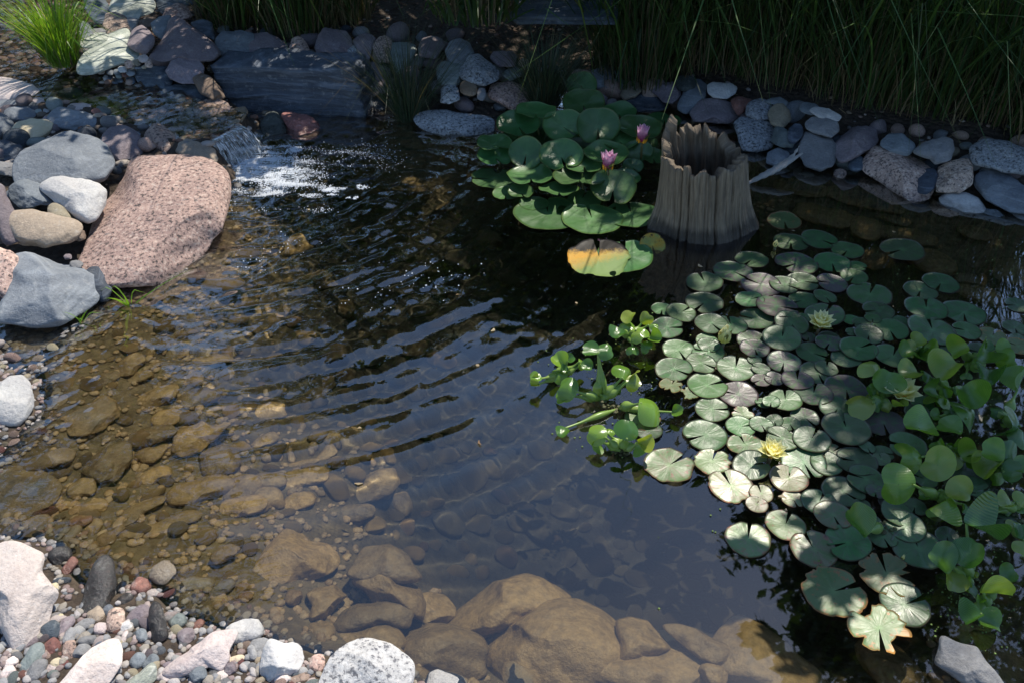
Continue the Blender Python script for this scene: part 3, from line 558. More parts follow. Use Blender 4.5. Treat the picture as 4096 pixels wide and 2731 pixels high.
ss(15, [
 ('tan', [(-515,1000),(-450,878),(-300,718),(-150,636),(0,576),(120,554),(250,598),(383,700),(464,800),(300,875),(100,964),(-100,1084),(-280,1154)], dict(label='long sunken boulder crossed by dappled light, upper of the big three', lm='the long dappled sunken boulder', cut=2, top=-.10)),
 ('tan', [(-265,1290),(-150,1178),(0,1088),(150,948),(280,838),(420,808),(550,816),(750,888),(903,1000),(1024,1110),(1004,1292),(900,1424),(700,1545),(300,1620),(-100,1620),(-255,1455)], dict(label='largest sunken brown boulder in the middle of the near edge', lm='the largest sunken boulder', cut=3)),
 ('tan', [(975,1040),(1080,998),(1200,994),(1290,1060),(1424,1160),(1300,1265),(1050,1375)], dict(cut=3)),
 ('grey', [(775,1580),(860,1478),(1100,1368),(1280,1268),(1400,1188),(1560,1172),(1680,1248),(1744,1380),(1765,1570),(1500,1660),(900,1660)], dict(label='grey sunken boulder in shade at the middle right of the bottom edge', lm='the grey shaded sunken boulder', cut=3)),
 ('tan', [(1425,1160),(1560,1106),(1680,1102),(1900,1138),(1974,1180),(1960,1282),(1890,1334),(1750,1315)], dict(cut=3)),
 ('grey', ell(1855,1480,210,170)),
 ('bluegrey', [(1936,1430),(2000,1148),(2080,1111),(2200,1128),(2351,1168),(2650,1270),(2950,1450),(3075,1580),(3040,1670),(1960,1670)], dict(label='bluish sunken boulder left of the emergent corner rock', lm='the bluish sunken boulder', cut=2)),
], under=True, group=G3, top=-.03, thick=1.15)
ss(16, [('grey', ell(1130,1400,640,380,20)), ('slate', ell(2100,1350,560,420,10)), ('slate', ell(1900,1150,380,250,0))], under=True, group=G3)
ss(9, [
 ('grey', [(636,560),(870,526),(1000,476),(1064,600),(1044,760),(900,855),(740,834),(640,774)], dict(label='flat grey sunken rock in the left shallows', lm='the flat grey sunken rock', cut=3, thick=.5)),
 ('tan', [(786,1100),(840,938),(950,918),(1180,928),(1214,1000),(1160,1145),(1000,1285),(870,1255)], dict(label='squarish sunken brown rock in the left shallows', lm='the squarish sunken rock', cut=3)),
 ('palepink', ell(530,1050,270,190,10), dict(label='pale pinkish mottled stone under shallow water', lm='the pale mottled sunken stone')),
 ('cream', ell(750,1340,240,200,0)), ('tan', ell(850,1520,250,170,10)),
 ('tan', ell(1450,490,360,185,-8)),
 ('tan', [(1636,560),(1650,438),(1740,396),(1900,406),(1990,498),(2004,560),(1900,604),(1700,604)]),
 ('tan', ell(1530,690,240,170,0)),
 ('tan', [(1590,920),(1660,730),(1720,700),(1880,700),(1950,800),(2150,800),(1950,935),(1800,1010),(1650,1010)], dict(label='tall sunken brown rock with a lit ridge in the middle shallows', lm='the tall ridge-lit sunken rock', cut=4)),
 ('tan', [(1266,980),(1330,926),(1530,926),(1544,980),(1450,1084),(1380,1114),(1300,1074)]),
 ('tan', ell(1400,850,400,190,5)), ('tan', ell(2020,1070,330,320,0)), ('tan', ell(1850,1350,560,290,8)), ('tan', ell(2220,1330,320,260,-20)), ('tan', ell(2230,1500,380,180,10)),
 ('tan', ell(1300,1525,420,130,-5)), ('grey', ell(1200,200,280,200,-35)), ('grey', ell(1280,320,220,120,0)), ('grey', ell(1010,320,170,140,0)), ('tan', ell(1900,150,420,160,10)), ('tan', ell(1420,210,180,70,-25)),
 ('slate', [(-80,1100),(230,1058),(320,1150),(424,1300),(474,1500),(400,1620),(-80,1660)], dict(label='dark streaked slab under shallow water at the left edge', lm='the dark streaked sunken slab', cut=3, thick=.3)),
 ('tan', ell(500,550,220,120,0)), ('red', ell(655,275,110,56,0)), ('red', ell(735,340,80,54,0)), ('tan', ell(575,245,110,80,-30)), ('red', ell(1115,1345,90,75,0)), ('red', ell(570,1520,110,90,0)), ('red', ell(700,1545,140,80,0)),
 ('grey', ell(880,1215,130,120,0)), ('grey', ell(790,1220,90,70,0)), ('tan', ell(1280,1170,160,100,-15)), ('tan', ell(1430,1220,260,150,0)), ('tan', ell(1120,1040,200,120,20)), ('tan', ell(1860,170,300,130,5)),
], under=True, group=G3)
ss(13, [('grey', ell(860,120,170,140,-30)), ('red', ell(975,235,175,140,0)), ('tan', ell(1070,165,140,80,-10)), ('grey', ell(650,190,240,120,-25)), ('red', ell(860,285,80,70,0)), ('tan', ell(1190,70,160,70,-10)), ('tan', ell(1200,190,200,160,0)),
 ('tan', ell(1450,150,300,150,5)), ('tan', ell(1650,60,380,130,5)), ('slate', ell(350,90,200,190,0)), ('red', ell(740,70,200,130,10)), ('white', ell(1800,640,300,140,25), dict(label='pale stone with two white caps under shallow water', )), ('tan', ell(1700,790,220,140,15)), ('red', ell(2250,770,130,90,0)), ('red', ell(2080,810,110,70,-20)), ('tan', ell(1600,860,130,110,0)), ('red', ell(2225,690,130,110,20)), ('grey', ell(2010,800,140,120,0)), ('tan', ell(1900,890,90,110,0)), ('grey', ell(2040,690,240,130,-15))], under=True, group=G3)
ss(10, [
 ('grey', [(756,1430),(880,1268),(1150,1156),(1280,1198),(1304,1330),(1200,1434),(1000,1474),(800,1455)], dict(label='sunken grey rock with a lit crest in the mid pond', lm='the crest-lit sunken grey rock', cut=3)),
 ('tan', ell(120,1265,290,190,20)), ('tan', ell(420,1250,500,180,5)), ('tan', ell(890,1570,370,160,5)), ('tan', ell(60,1420,330,200,10)), ('tan', ell(400,1450,260,160,0)), ('tan', ell(690,900,180,150,-20)), ('grey', ell(640,1010,200,90,-20)), ('tan', ell(400,1110,330,110,0)), ('tan', ell(80,900,220,140,-20)), ('tan', ell(120,640,260,160,10)), ('grey', ell(1340,1480,170,190,0))], under=True, group=G3)
ss(8, [(k, ell(x, y, w, h, a)) for k, x, y, w, h, a in (('brown',520,400,510,270,5),('slate',900,260,720,220,8),('brown',1150,440,290,130,5),('slate',1270,590,520,210,-5),('brown',900,520,280,300,0),('slate',1480,800,520,300,20),('slate',1900,560,270,190,0),('grey',1820,985,210,140,-20),('slate',2250,900,320,320,0),('slate',1900,1100,450,220,10),('brown',990,800,260,280,0),('slate',290,140,460,240,0))], under=True, group=G3)
# long slate slab: a hewn block
def block(name, mat, corners, lab, cat, n=26, lmk=None, amp=.012, seed=1, strat=1.0):
    """corners: 4 bottom then 4 top, each set going round"""
    c = np.array([p[:] for p in corners]); rng = np.random.default_rng(seed); ctr = c.mean(0)
    U_, F = ICO[4]; m = np.abs(U_).max(1, keepdims=True); Q = U_ / m; u = (Q + 1) / 2; Q = u
    x, y, z = Q[:, :1], Q[:, 1:2], Q[:, 2:]
    b = (c[0] * (1 - x) + c[1] * x) * (1 - y) + (c[3] * (1 - x) + c[2] * x) * y; t = (c[4] * (1 - x) + c[5] * x) * (1 - y) + (c[7] * (1 - x) + c[6] * x) * y
    W = b * (1 - z) + t * z; W = W - ctr; W *= (1 - .05 * (np.abs(U_) ** 6).min(1))[:, None]
    nrm = U_ / np.linalg.norm(U_, axis=1)[:, None]
    lay = np.stack([W[:, 0] * .6, W[:, 1] * .6, W[:, 2] * 7], 1)
    W += nrm * (amp * (lump(W, rng, 9, 3, 1.) + strat * np.sign(lump(lay, rng, 7, 2, 1.)) * .35 + strat * lump(lay, rng, 16, 3, .6)))[:, None]
    o = mk(name, W, F, mat, loc=ctr); tag(o, lab, cat)
    if lmk: landmark(o, lmk, *proj(ctr))
    return o
def BK(name, mat, fl, fr, tl, tr, dep, lab, cat, **k):
    """front face corners (picture points, with z of bottom), and depth"""
    A = [U(*S(0, *fl[:2]), fl[2]), U(*S(0, *fr[:2]), fr[2])]; out = []
    tops = []
    for p, b in ((tl, A[0]), (tr, A[1])):
        d = ray(*S(0, *p)); kk = (b.y + .03) / d.y; tops.append(CP + d * kk)
    d = (A[1] - A[0]); nb = Vector((-d.y, d.x, 0)).normalized() * dep
    return block(name, mat, [A[0], A[1], A[1] + nb, A[0] + nb, tops[0], tops[1], tops[1] + nb, tops[0] + nb], lab, cat, **k)
BK('slate_slab', MR['slate'], (522,262,-.02), (842,280,-.02), (478,150), (812,160), .24, 'long dark slate slab forming the back bank beside the waterfall', 'rock slab', lmk='the long slate slab', amp=.02, seed=4)
fl = BK('flagstone', MR['slate'], (1190,60,.40), (1420,60,.42), (1165,38), (1400,40), .5, 'dark flat flagstone lying behind the mulch', 'flagstone', amp=.01, seed=6)
def BKY(name, mat, x0, x1, y0, y1, Yd, dep, lab, cat, **k):
    A = []
    for yy in (y1, y0):
        for xx in (x0, x1): d = ray(*S(0, xx, yy)); A.append(CP + d * (Yd / d.y))
    nb = Vector((0, dep, 0)); a, b_, c, d = A
    return block(name, mat, [a, b_, b_ + nb, a + nb, c, d, d + nb, c + nb], lab, cat, **k)
BKY('wall_block', MR['brown'], 2225, 2600, 130, 250, 5.35, .5, 'brown stone block of the dark wall behind the right grass, lower course', 'stone block', amp=.012, seed=7)
BKY('wall_block', MR['grey'], 2215, 2600, 22, 122, 5.42, .5, 'grey stone block of the dark wall behind the right grass, upper course', 'stone block', amp=.012, seed=8)
# waterfall lip slab
BK('lip_stone', MR['brown'], (470,350,-.02), (575,312,-.02), (455,327), (556,283), .16, 'flat brown stone the water runs over at the waterfall', 'rock', amp=.006, seed=9)
HT = HT - low
# ------------------------------------------------------------------ stream, waterfall, foam
sxs = np.arange(STW[:, 0].min() - .05, STW[:, 0].max() + .05, .014); sys_ = np.arange(STW[:, 1].min() - .05, STW[:, 1].max() + .05, .014)
SX, SY = np.meshgrid(sxs, sys_); si = inpoly(SX, SY, STW) | (pdist(SX, SY, STW)[0] < .02)
lip = U(*S(0, 505, 303), .12); si &= ~((SX > lip.x - .35) & ((SX - lip.x) * .6 + (lip.y - SY) * .8 > .03))
P = np.stack([SX.ravel(), SY.ravel(), 0 * SX.ravel()], 1); rg = np.random.default_rng(5)
SZ = .115 + np.maximum(0, SY - 3.75) * .07 + .006 + lump(P, rg, 30, 3, .006).reshape(SX.shape) + lump(P, rg, 75, 2, .0025).reshape(SX.shape)
F = grid_faces(*SX.shape); F = F[si.ravel()[F].all(1)]; used = np.unique(F); re = np.zeros(SX.size, int); re[used] = np.arange(len(used))
wm2 = watermat('stream', 1.33, (.97, .95, .9), 2.2)
st_ = mk('stream_water', np.stack([SX, SY, SZ], -1).reshape(-1, 3)[used], re[F], wm2); tag(st_, kind='structure'); st_.cycles.is_caustics_caster = True; st_.cycles.is_caustics_receiver = False
# falling sheet, ribbed lengthwise
n, m_ = 70, 30; Vw = []; uvw = []; rg = np.random.default_rng(8)
La, Lb = U(*S(0, 466, 330), .122), U(*S(0, 548, 284), .122); Ba, Bb = U(*S(0, 505, 400), -.01), U(*S(0, 612, 352), -.01)
ns = lump(np.stack([np.linspace(0, 9, n), np.zeros(n), np.zeros(n)], 1), rg, 5, 3, 1.)
for j in range(m_):
    t = j / (m_ - 1)
    for i in range(n):
        u = i / (n - 1); a = La.lerp(Lb, u); b = Ba.lerp(Bb, u)
        h = t ** .8; q = a.lerp(b, h); q.z = .122 * (1 - t ** 1.9) - .008 + .010 * ns[i] * (t + .12) + .005 * math.sin(u * 60 + 3 * math.sin(t * 7 + u * 11)) * t + rg.normal() * .0016 * t
        q.y -= .012 * ns[(i * 3) % n] * t; Vw.append(q[:]); uvw.append((u, t))
m, nt, b = newmat('falling_water'); T = NT(nt); uvn = T.n('ShaderNodeTexCoord').outputs['UV']
mp = T.n('ShaderNodeMapping'); T.l(uvn, mp.inputs[0]); mp.inputs['Scale'].default_value = (26, 2.2, 1); nz = T.noise(mp.outputs[0], 1.6, 4, .7, .6)
gl = T.n('ShaderNodeBsdfGlass'); gl.inputs['IOR'].default_value = 1.33; gl.inputs['Roughness'].default_value = .05
T.l(T.bump(nz, .6, .006).outputs[0], gl.inputs['Normal'])
b.inputs['Base Color'].default_value = (.62, .66, .7, 1); b.inputs['Roughness'].default_value = .25
mx = T.n('ShaderNodeMixShader'); T.l(T.math('MULTIPLY', T.ramp(nz, .46, .62), .9), mx.inputs[0]); T.l(gl.outputs[0], mx.inputs[1]); T.l(b.outputs[0], mx.inputs[2]); T.l(mx.outputs[0], nt.nodes['Material Output'].inputs[0])
tag(mk('waterfall_water', Vw, grid_faces(m_, n), m, uv=uvw), kind='structure')
# foam: bubbles crowding at the foot of the fall and drifting off in rafts
m_foam, nt, b = newmat('foam_bubble'); b.inputs['Base Color'].default_value = (.86, .9, .95, 1); b.inputs['Roughness'].default_value = .12; b.inputs['Specular IOR Level'].default_value = .8
b.inputs['Transmission Weight'].default_value = .3; b.inputs['IOR'].default_value = 1.12
bm = bmesh.new(); bmesh.ops.create_icosphere(bm, subdivisions=1, radius=1); bm.verts.ensure_lookup_table(); V0 = np.array([v.co[:] for v in bm.verts]); F0 = np.array([[v.index for v in f.verts] for f in bm.faces]); bm.free()
V1, F1 = V0, F0; fv, ff = [], []; rf = random.Random(4); nb = 0
def bubble(x, y, r, z=None):
    global nb
    h = float(waves(np.array([[x]]), np.array([[y]]))[0, 0]) if z is None else z
    fv.append(V1 * np.array([r, r, r * .7]) + np.array([x, y, h + r * .15])); ff.append(F1 + nb * len(V1)); nb += 1
bx, by, br = [], [], []
for (cx, cy, sxx, syy, nn, r0, r1) in ((575,395,42,20,900,.002,.007),(640,410,60,24,700,.002,.006),(640,395,70,28,900,.002,.0055),(600,375,40,16,500,.002,.006),(620,440,50,14,260,.002,.005),(762,440,26,7,220,.0025,.006),(720,448,40,5,110,.002,.005),(832,430,16,6,45,.003,.006),(812,458,12,4,35,.003,.006),(690,480,90,18,40,.002,.005),(720,380,110,26,260,.002,.005),(800,350,120,24,160,.002,.004),(920,380,120,60,90,.002,.0045),(600,560,120,70,34,.003,.006),(850,620,220,110,24,.003,.006),(560,345,36,12,260,.002,.006),(640,345,40,10,180,.002,.005)):
    cl = [(rf.gauss(0, 1), rf.gauss(0, 1)) for _ in range(max(3, nn // 22))]
    for i in range(int(nn * (6.5 if cy < 450 and cx < 720 else 2.4))):
        c = cl[rf.randrange(len(cl))]; k = .55
        q = U(*S(0, cx + sxx * (c[0] * k + rf.gauss(0, .22)), cy + syy * (c[1] * k + rf.gauss(0, .22)))); bx.append(q.x); by.append(q.y); br.append(r0 * .6 + (r1 - r0) * .62 * rf.random() ** 2.5)
bx, by = np.array(bx), np.array(by); u = np.clip((bx - wx[0]) / .012, 0, len(wx) - 2).astype(int); v = np.clip((by - wy[0]) / .012, 0, len(wy) - 2).astype(int); bz = WZ[v, u]
for x, y, z, r in zip(bx, by, bz, br): bubble(x, y, r, z)
tag(mk('foam', np.vstack(fv), np.vstack(ff), m_foam), 'white foam of small bubbles drifting away from the foot of the waterfall', 'foam', kind='stuff')

# ------------------------------------------------------------------ gravel and bed stones
PROTO = []
for i in range(14):
    rg = np.random.default_rng(100 + i); U_, F = ICO[2]; Q = U_.copy()
    for _ in range(3 if i % 2 else 1):
        nn = rg.normal(size=3); nn /= np.linalg.norm(nn); t = np.maximum(0, Q @ nn - rg.uniform(.6, .85)); Q -= t[:, None] * nn * .9
    Q *= (1 + lump(U_, rg, 2., 2, .13))[:, None]
    PROTO.append((Q, F))
PM = {}
def pebble_mesh(i, kind):
    if (i, kind) not in PM:
        o = mk('pebble', PROTO[i][0], PROTO[i][1], MR[kind]); PM[(i, kind)] = o.data; bpy.data.objects.remove(o)
    return PM[(i, kind)]
rp = random.Random(21)
def in_taken(x, y, under, grow=.8):
    for c, r, u in POLYS:
        if u != under and not (under and not u): continue
        dx, dy = x - c[0], y - c[1]
        if dx * dx + dy * dy > (r.max() * 1.0) ** 2: continue
        if math.hypot(dx, dy) < r[int((math.atan2(dy, dx) + math.pi) / (2 * math.pi) * len(r)) % len(r)] * grow: return True
    return False
def inp(x, y, P): return bool(inpoly(np.array([x]), np.array([y]), P)[0])
PEBN = [0]
def scatter(poly, n, smin, smax, kinds, under, name, group, z0=.15, tries=40):
    P = [S(0, *p) for p in poly]; xs = [p[0] for p in P]; ys = [p[1] for p in P]; got = []
    for _ in range(n * tries):
        if len(got) >= n: break
        x, y = rp.uniform(min(xs), max(xs)), rp.uniform(min(ys), max(ys))
        if not inp(x, y, P) or in_taken(x, y, under): continue
        s = rp.uniform(smin, smax) * rp.uniform(.7, 1.0) * 4096 / 2352 / 2
        if any((x - a) ** 2 + (y - b) ** 2 < ((s + c) * .82) ** 2 for a, b, c in got): continue
        got.append((x, y, s))
        p, d = hit(x, y, under, floor=-9 if under else -.05)
        k = (p - CP).dot(FWD) / FPX; r = s * k
        kind = rp.choice(kinds); i = rp.randrange(len(PROTO))
        o = bpy.data.objects.new(name, pebble_mesh(i, kind)); COL.objects.link(o); o.cycles.is_caustics_receiver = True
        e = rp.uniform(.75, 1.3); fl = rp.uniform(.5, .8)
        o.location = (p.x, p.y, p.z + r * fl * z0 * 2); o.scale = (r * e, r / e * .95, r * fl); o.rotation_euler = (rp.uniform(-.35, .35), rp.uniform(-.35, .35), rp.uniform(0, 6.28))
        if under and o.location.z + r * .8 > -.008: o.location.z = -.008 - r * .8
        wpx = s * 2; sz = 'large' if wpx > 75 else 'mid-sized' if wpx > 48 else 'small'
        item(o, f"{sz} {'long ' if e > 1.18 or e < .82 else ''}{KIND[kind][0]} {name.replace('_', ' ')}", 'pebble' if name == 'pebble' else 'rock', group, x, y)
BEACH = ['grey', 'palepink', 'white', 'purple', 'pink', 'tan', 'bluegrey', 'grey', 'red', 'greygreen', 'cream', 'palepink']
g4 = G4
scatter([(-30,1470),(-30,1600),(740,1600),(720,1530),(640,1480),(560,1460),(440,1440),(400,1420),(330,1380),(300,1420),(230,1450),(130,1420),(60,1500)], 120, 22, 46, BEACH, False, 'pebble', g4)
scatter([(-20,715),(60,735),(125,745),(130,800),(95,850),(85,880),(-20,870)], 60, 20, 44, ['palepink','white','pink','tan','grey','palepink','cream'], False, 'pebble', 'pebbles in the left gravel patch')
scatter([(-20,985),(40,990),(50,1040),(-20,1075)], 14, 22, 40, ['red','pink','red','tan'], False, 'pebble', 'pebbles in the left gravel patch')
scatter([(130,1260),(420,1290),(560,1330),(560,1420),(400,1400),(330,1330),(200,1370)], 30, 20, 40, ['red','grey','tan','purple','slate'], False, 'pebble', g4)
BED = ['tan', 'tan', 'grey', 'brown', 'tan', 'red', 'tan', 'greygreen']
scatter([(80,780),(240,700),(420,650),(560,640),(700,720),(700,900),(760,1100),(620,1300),(420,1260),(150,1220),(60,1180),(90,960)], 90, 24, 64, BED, True, 'bed_stone', G3, z0=.3)
scatter([(700,850),(1000,880),(1300,1080),(1500,1200),(1700,1350),(1800,1450),(1500,1440),(1250,1330),(1000,1330),(900,1250),(760,1150)], 130, 30, 80, BED, True, 'bed_stone', G3, z0=.35)
scatter([(420,640),(600,470),(1000,420),(1300,640),(1250,880),(700,850),(600,700)], 40, 40, 95, BED, True, 'bed_stone', G3, z0=.35)
scatter([(-20,225),(230,235),(440,330),(385,350),(300,368),(255,420),(185,560),(-20,560)], 30, 34, 70, ['bluegrey','purple','grey','slate','pink','greygreen'], False, 'rock', G2, z0=.25)
scatter([(480,70),(700,70),(1100,90),(1250,205),(1450,185),(1700,225),(1900,285),(2352,330),(2352,440),(1960,390),(1720,325),(1450,240),(1200,262),(950,245),(860,150),(600,132)], 70, 36, 74, ['bluegrey','purple','grey','granite','pink','slate','tan','greygreen'], False, 'rock', G1, z0=.3)
# the fine pebbles and grit between, past counting
def grit(name, pts, r0, r1, kind, lab, cat):
    V1, F1 = ICO[1]; vv, f_ = [], []; rg = np.random.default_rng(len(pts))
    for i, (x, y) in enumerate(pts):
        s = rg.uniform(r0, r1) * np.array([rg.uniform(.8, 1.4), rg.uniform(.7, 1.1), rg.uniform(.45, .75)]); a = rg.uniform(0, 6.28); c, s_ = math.cos(a), math.sin(a)
        q = V1 * s * (1 + rg.normal(size=(len(V1), 1)) * .07); q = np.stack([q[:, 0] * c - q[:, 1] * s_, q[:, 0] * s_ + q[:, 1] * c, q[:, 2]], 1)
        vv.append(q + np.array([x, y, H(x, y) + s[2] * .35])); f_.append(F1 + i * len(V1))
    o = mk(name, np.vstack(vv), np.vstack(f_), gritmat(kind, 'bed' in name)); tag(o, lab, cat, kind='stuff'); return o
def gritmat(kind, bed=False):
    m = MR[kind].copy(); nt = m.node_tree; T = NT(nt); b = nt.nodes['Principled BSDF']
    geo = T.n('ShaderNodeNewGeometry'); cr = T.n('ShaderNodeValToRGB'); T.l(geo.outputs['Random Per Island'], cr.inputs[0]); e = cr.color_ramp.elements
    cols = [(.25,.25,.26), (.42,.30,.26), (.16,.17,.19), (.45,.40,.36), (.20,.10,.08), (.30,.25,.18), (.5,.45,.43), (.12,.10,.09)]
    while len(e) < len(cols): e.new(.5)
    for i, c in enumerate(cols): e[i].position = i / len(cols); e[i].color = (*c, 1)
    cr.color_ramp.interpolation = 'CONSTANT'
    old = b.inputs['Base Color'].links[0].from_socket; T.l(T.mix(.16 if bed else .55, old, cr.outputs[0]), b.inputs['Base Color']); return m
pts = []; rg = random.Random(9)
while len(pts) < 2500:
    x, y = rg.uniform(-2.3, 1.2), rg.uniform(.5, 3.4)
    h = H(x, y)
    if -.3 < h < -.004 and rg.random() < (1 if h > -.2 else .5): pts.append((x, y))
grit('bed_gravel', pts, .005, .015, 'grey', 'small silted pebbles covering the pond bed in the shallows', 'gravel')
pts = []
while len(pts) < 7500:
    x, y = rg.uniform(-2.2, .2), rg.uniform(.4, 2.6); h = H(x, y)
    if -.03 < h < .13: pts.append((x, y))
grit('beach_gravel', pts, .005, .012, 'grey', 'fine gravel and grit filling the gaps between the beach pebbles', 'gravel')
pts = []
while len(pts) < 1500:
    x, y = rg.uniform(-1.9, 3.6), rg.uniform(3.2, 6.2)
    if .0 < H(x, y) < .33 and not inp(x, y, STW): pts.append((x, y))
grit('bank_gravel', pts, .004, .014, 'brown', 'brown grit and crumbs filling the gaps between the back bank rocks', 'gravel')
pts = []
while len(pts) < 2600:
    x, y = rg.uniform(STW[:, 0].min() - .3, STW[:, 0].max() + .2), rg.uniform(3.4, 6.6)
    if inp(x, y, STW) or (rg.random() < .3): pts.append((x, y))
grit('stream_gravel', pts, .008, .026, 'brown', 'brown pebbles covering the shallow stream bed', 'gravel')
# ------------------------------------------------------------------ stump and driftwood
m_wood, nt, b = newmat('weathered_wood'); T = NT(nt); tc = T.n('ShaderNodeTexCoord'); mp = T.n('ShaderNodeMapping'); T.l(tc.outputs['UV'], mp.inputs[0]); mp.inputs['Scale'].default_value = (85, 2.6, 1)
n1 = T.noise(mp.outputs[0], 1.2, 6, .7, .5); n2 = T.noise(tc.outputs['Object'], 9, 5, .6)
col = T.mix(T.ramp(n1, .3, .7), (.085, .062, .042), (.34, .275, .20)); col = T.mix(T.math('MULTIPLY', T.ramp(n2, .45, .7), .5), col, (.10, .08, .058))
geo = T.n('ShaderNodeNewGeometry'); sx = T.n('ShaderNodeSeparateXYZ'); T.l(geo.outputs['Position'], sx.inputs[0])
wetf = T.ramp(T.math('ADD', sx.outputs[2], T.math('MULTIPLY', n1, .09)), .115, .085); col = T.mix(T.math('MULTIPLY', wetf, .8), col, (.028, .02, .015))
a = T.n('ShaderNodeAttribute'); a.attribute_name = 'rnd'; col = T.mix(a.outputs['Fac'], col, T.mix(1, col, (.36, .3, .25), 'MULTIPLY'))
T.l(col, b.inputs['Base Color']); T.l(T.math('MULTIPLY_ADD', wetf, -.45, .8), b.inputs['Roughness']); T.l(T.bump(n1, .8, .012).outputs[0], b.inputs['Normal'])
SC = U(*S(0, 1608, 510)); ctr = Vector((SC.x, SC.y, 0))
NA, NZ = 400, 30; rg = np.random.default_rng(31)
th = np.linspace(0, 2 * np.pi, NA, endpoint=False)
edges = np.sort((np.arange(13) + rg.uniform(-.45, .45, 13)) / 13 * 2 * np.pi); pk = np.searchsorted(edges, th) % 13
ptop = rg.uniform(-.022, .022, 13); pdep = rg.uniform(-.013, .013, 13)
# distance to nearest plank edge -> groove
de = np.min(np.abs(((th[:, None] - edges[None] + np.pi) % (2 * np.pi)) - np.pi), 1)
back = np.sin(th)                       # +1 at the far side
top = .315 + .02 * np.clip(back, -1, 1) + .045 * np.clip(back - .1, 0, 1) + ptop[pk] * (1 + .9 * (back > 0)) - .025 * np.exp(-(de / .03) ** 2) * (1 + (back > 0)) + lump(np.stack([np.cos(th), np.sin(th), 0 * th], 1), rg, 16, 5, .028)
# broken left shoulder, tall on the rear left
top += .02 * np.exp(-((th - 2.3) / .3) ** 2)
ck = np.min(np.abs(((th[:, None] - rg.uniform(0, 6.28, 26)[None] + np.pi) % (2 * np.pi)) - np.pi), 1)
groove = -.020 * np.exp(-(de / .02) ** 2) - .007 * np.exp(-(ck / .011) ** 2) + pdep[pk]
Vs, uvs, av = [], [], []
for j in range(NZ):                     # outside, from under water to rim
    t = j / (NZ - 1)
    z = -.22 + (top + .22) * t; zr = np.clip(z / .34, 0, 1.3)
    R = .172 + .010 * (1 - zr).clip(0, 2) ** 2.0 + .015 * (z < .1) * (1 - z / .1).clip(0, 1) + groove * (1.2 - .3 * t) + .0015 * np.sin(th * 41 + 3 * np.sin(z * 9))
    R += .042 * (1 - zr).clip(0, 2) ** 2 * (np.exp(-((th - 3.3) / .28) ** 2) + np.exp(-((th - 6.1) / .28) ** 2) + .7 * np.exp(-((th + .18) / .28) ** 2))
    R += lump(np.stack([np.cos(th) * 2, np.sin(th) * 2, z * 2], 1), np.random.default_rng(5), 6, 3, .006)
    Vs.append(np.stack([R * np.cos(th), R * .92 * np.sin(th), z], 1)); uvs.append(np.stack([th / 6.2832, np.full(NA, t)], 1)); av.append(np.zeros(NA))
for j in range(NZ):                     # inside, back down
    t = j / (NZ - 1); z = top - .002 - (top + .02) * t
    R = .150 - .012 * t + .010 * np.sin(th * 17 + 2) + lump(np.stack([np.cos(th), np.sin(th), z * 3], 1), np.random.default_rng(6), 9, 3, .014) - .012 * (t > .02)
    if j == 0: R = .165 + groove * .5 + 0 * th
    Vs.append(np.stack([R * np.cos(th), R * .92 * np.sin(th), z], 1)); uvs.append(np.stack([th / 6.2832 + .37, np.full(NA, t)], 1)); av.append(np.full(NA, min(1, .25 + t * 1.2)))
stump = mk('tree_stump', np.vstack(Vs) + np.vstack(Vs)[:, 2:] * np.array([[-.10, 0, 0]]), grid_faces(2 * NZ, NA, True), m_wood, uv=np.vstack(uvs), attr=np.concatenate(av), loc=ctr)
tag(stump, 'hollow weathered grey tree stump with a jagged rim standing in the pond', 'stump'); landmark(stump, 'the hollow stump', *S(0, 1610, 420))
def tube(pts, rad, n=10, flat=1.0):
    """ring-swept tube through pts; flat squashes it vertically"""
    P = [Vector(p) for p in pts]; V, F, uv = [], [], []
    for i, p in enumerate(P):
        t = (P[min(i + 1, len(P) - 1)] - P[max(i - 1, 0)]).normalized(); s = t.cross(Vector((.13, .21, 1))).normalized(); u = s.cross(t)
        for k in range(n):
            a = 6.2832 * k / n; V.append((p + s * (rad[i] * math.cos(a)) + u * (rad[i] * flat * math.sin(a)))[:]); uv.append((k / n, i / max(1, len(P) - 1)))
    F = [[i * n + k, i * n + (k + 1) % n, (i + 1) * n + (k + 1) % n, (i + 1) * n + k] for i in range(len(P) - 1) for k in range(n)]
    F.append(list(range(n))[::-1]); F.append([(len(P) - 1) * n + k for k in range(n)])
    return V, F, uv
def spline(pts, n=12):
    out = []; P = [Vector(p) for p in pts]; P = [P[0] * 2 - P[1]] + P + [P[-1] * 2 - P[-2]]
    for i in range(1, len(P) - 2):
        for k in range(n):
            t = k / n; a, b, c, d = P[i - 1:i + 3]; out.append(.5 * ((2 * b) + (c - a) * t + (2 * a - 5 * b + 4 * c - d) * t * t + (3 * b - a - 3 * c + d) * t ** 3))
    out.append(P[-2]); return out
m_drift = simple('driftwood', (.50, .49, .47), (.28, .26, .24), 30, .8, .6, .008, 'UV', (3, 1.2, 1))
dz = [(1712,424,.0),(1745,408,.03),(1775,393,.05),(1800,378,.07),(1820,360,.09),(1836,336,.12)]
sp = spline([U(*S(0, a, b), z) for a, b, z in dz], 6); V, F, uv = tube(sp, [.012 + .011 * math.sin(min(1, i / len(sp) * 1.2) * 3) - .03 * max(0, i / len(sp) - .6) + .003 * math.sin(i * 1.9) for i in range(len(sp))], 10, .5)
sp2 = spline([U(*S(0, a, b), z) for a, b, z in [(1800,379,.07),(1822,366,.085),(1843,352,.10)]], 6); V2, F2, uv2 = tube(sp2, [.017 - .013 * i / len(sp2) for i in range(len(sp2))], 10, .7)
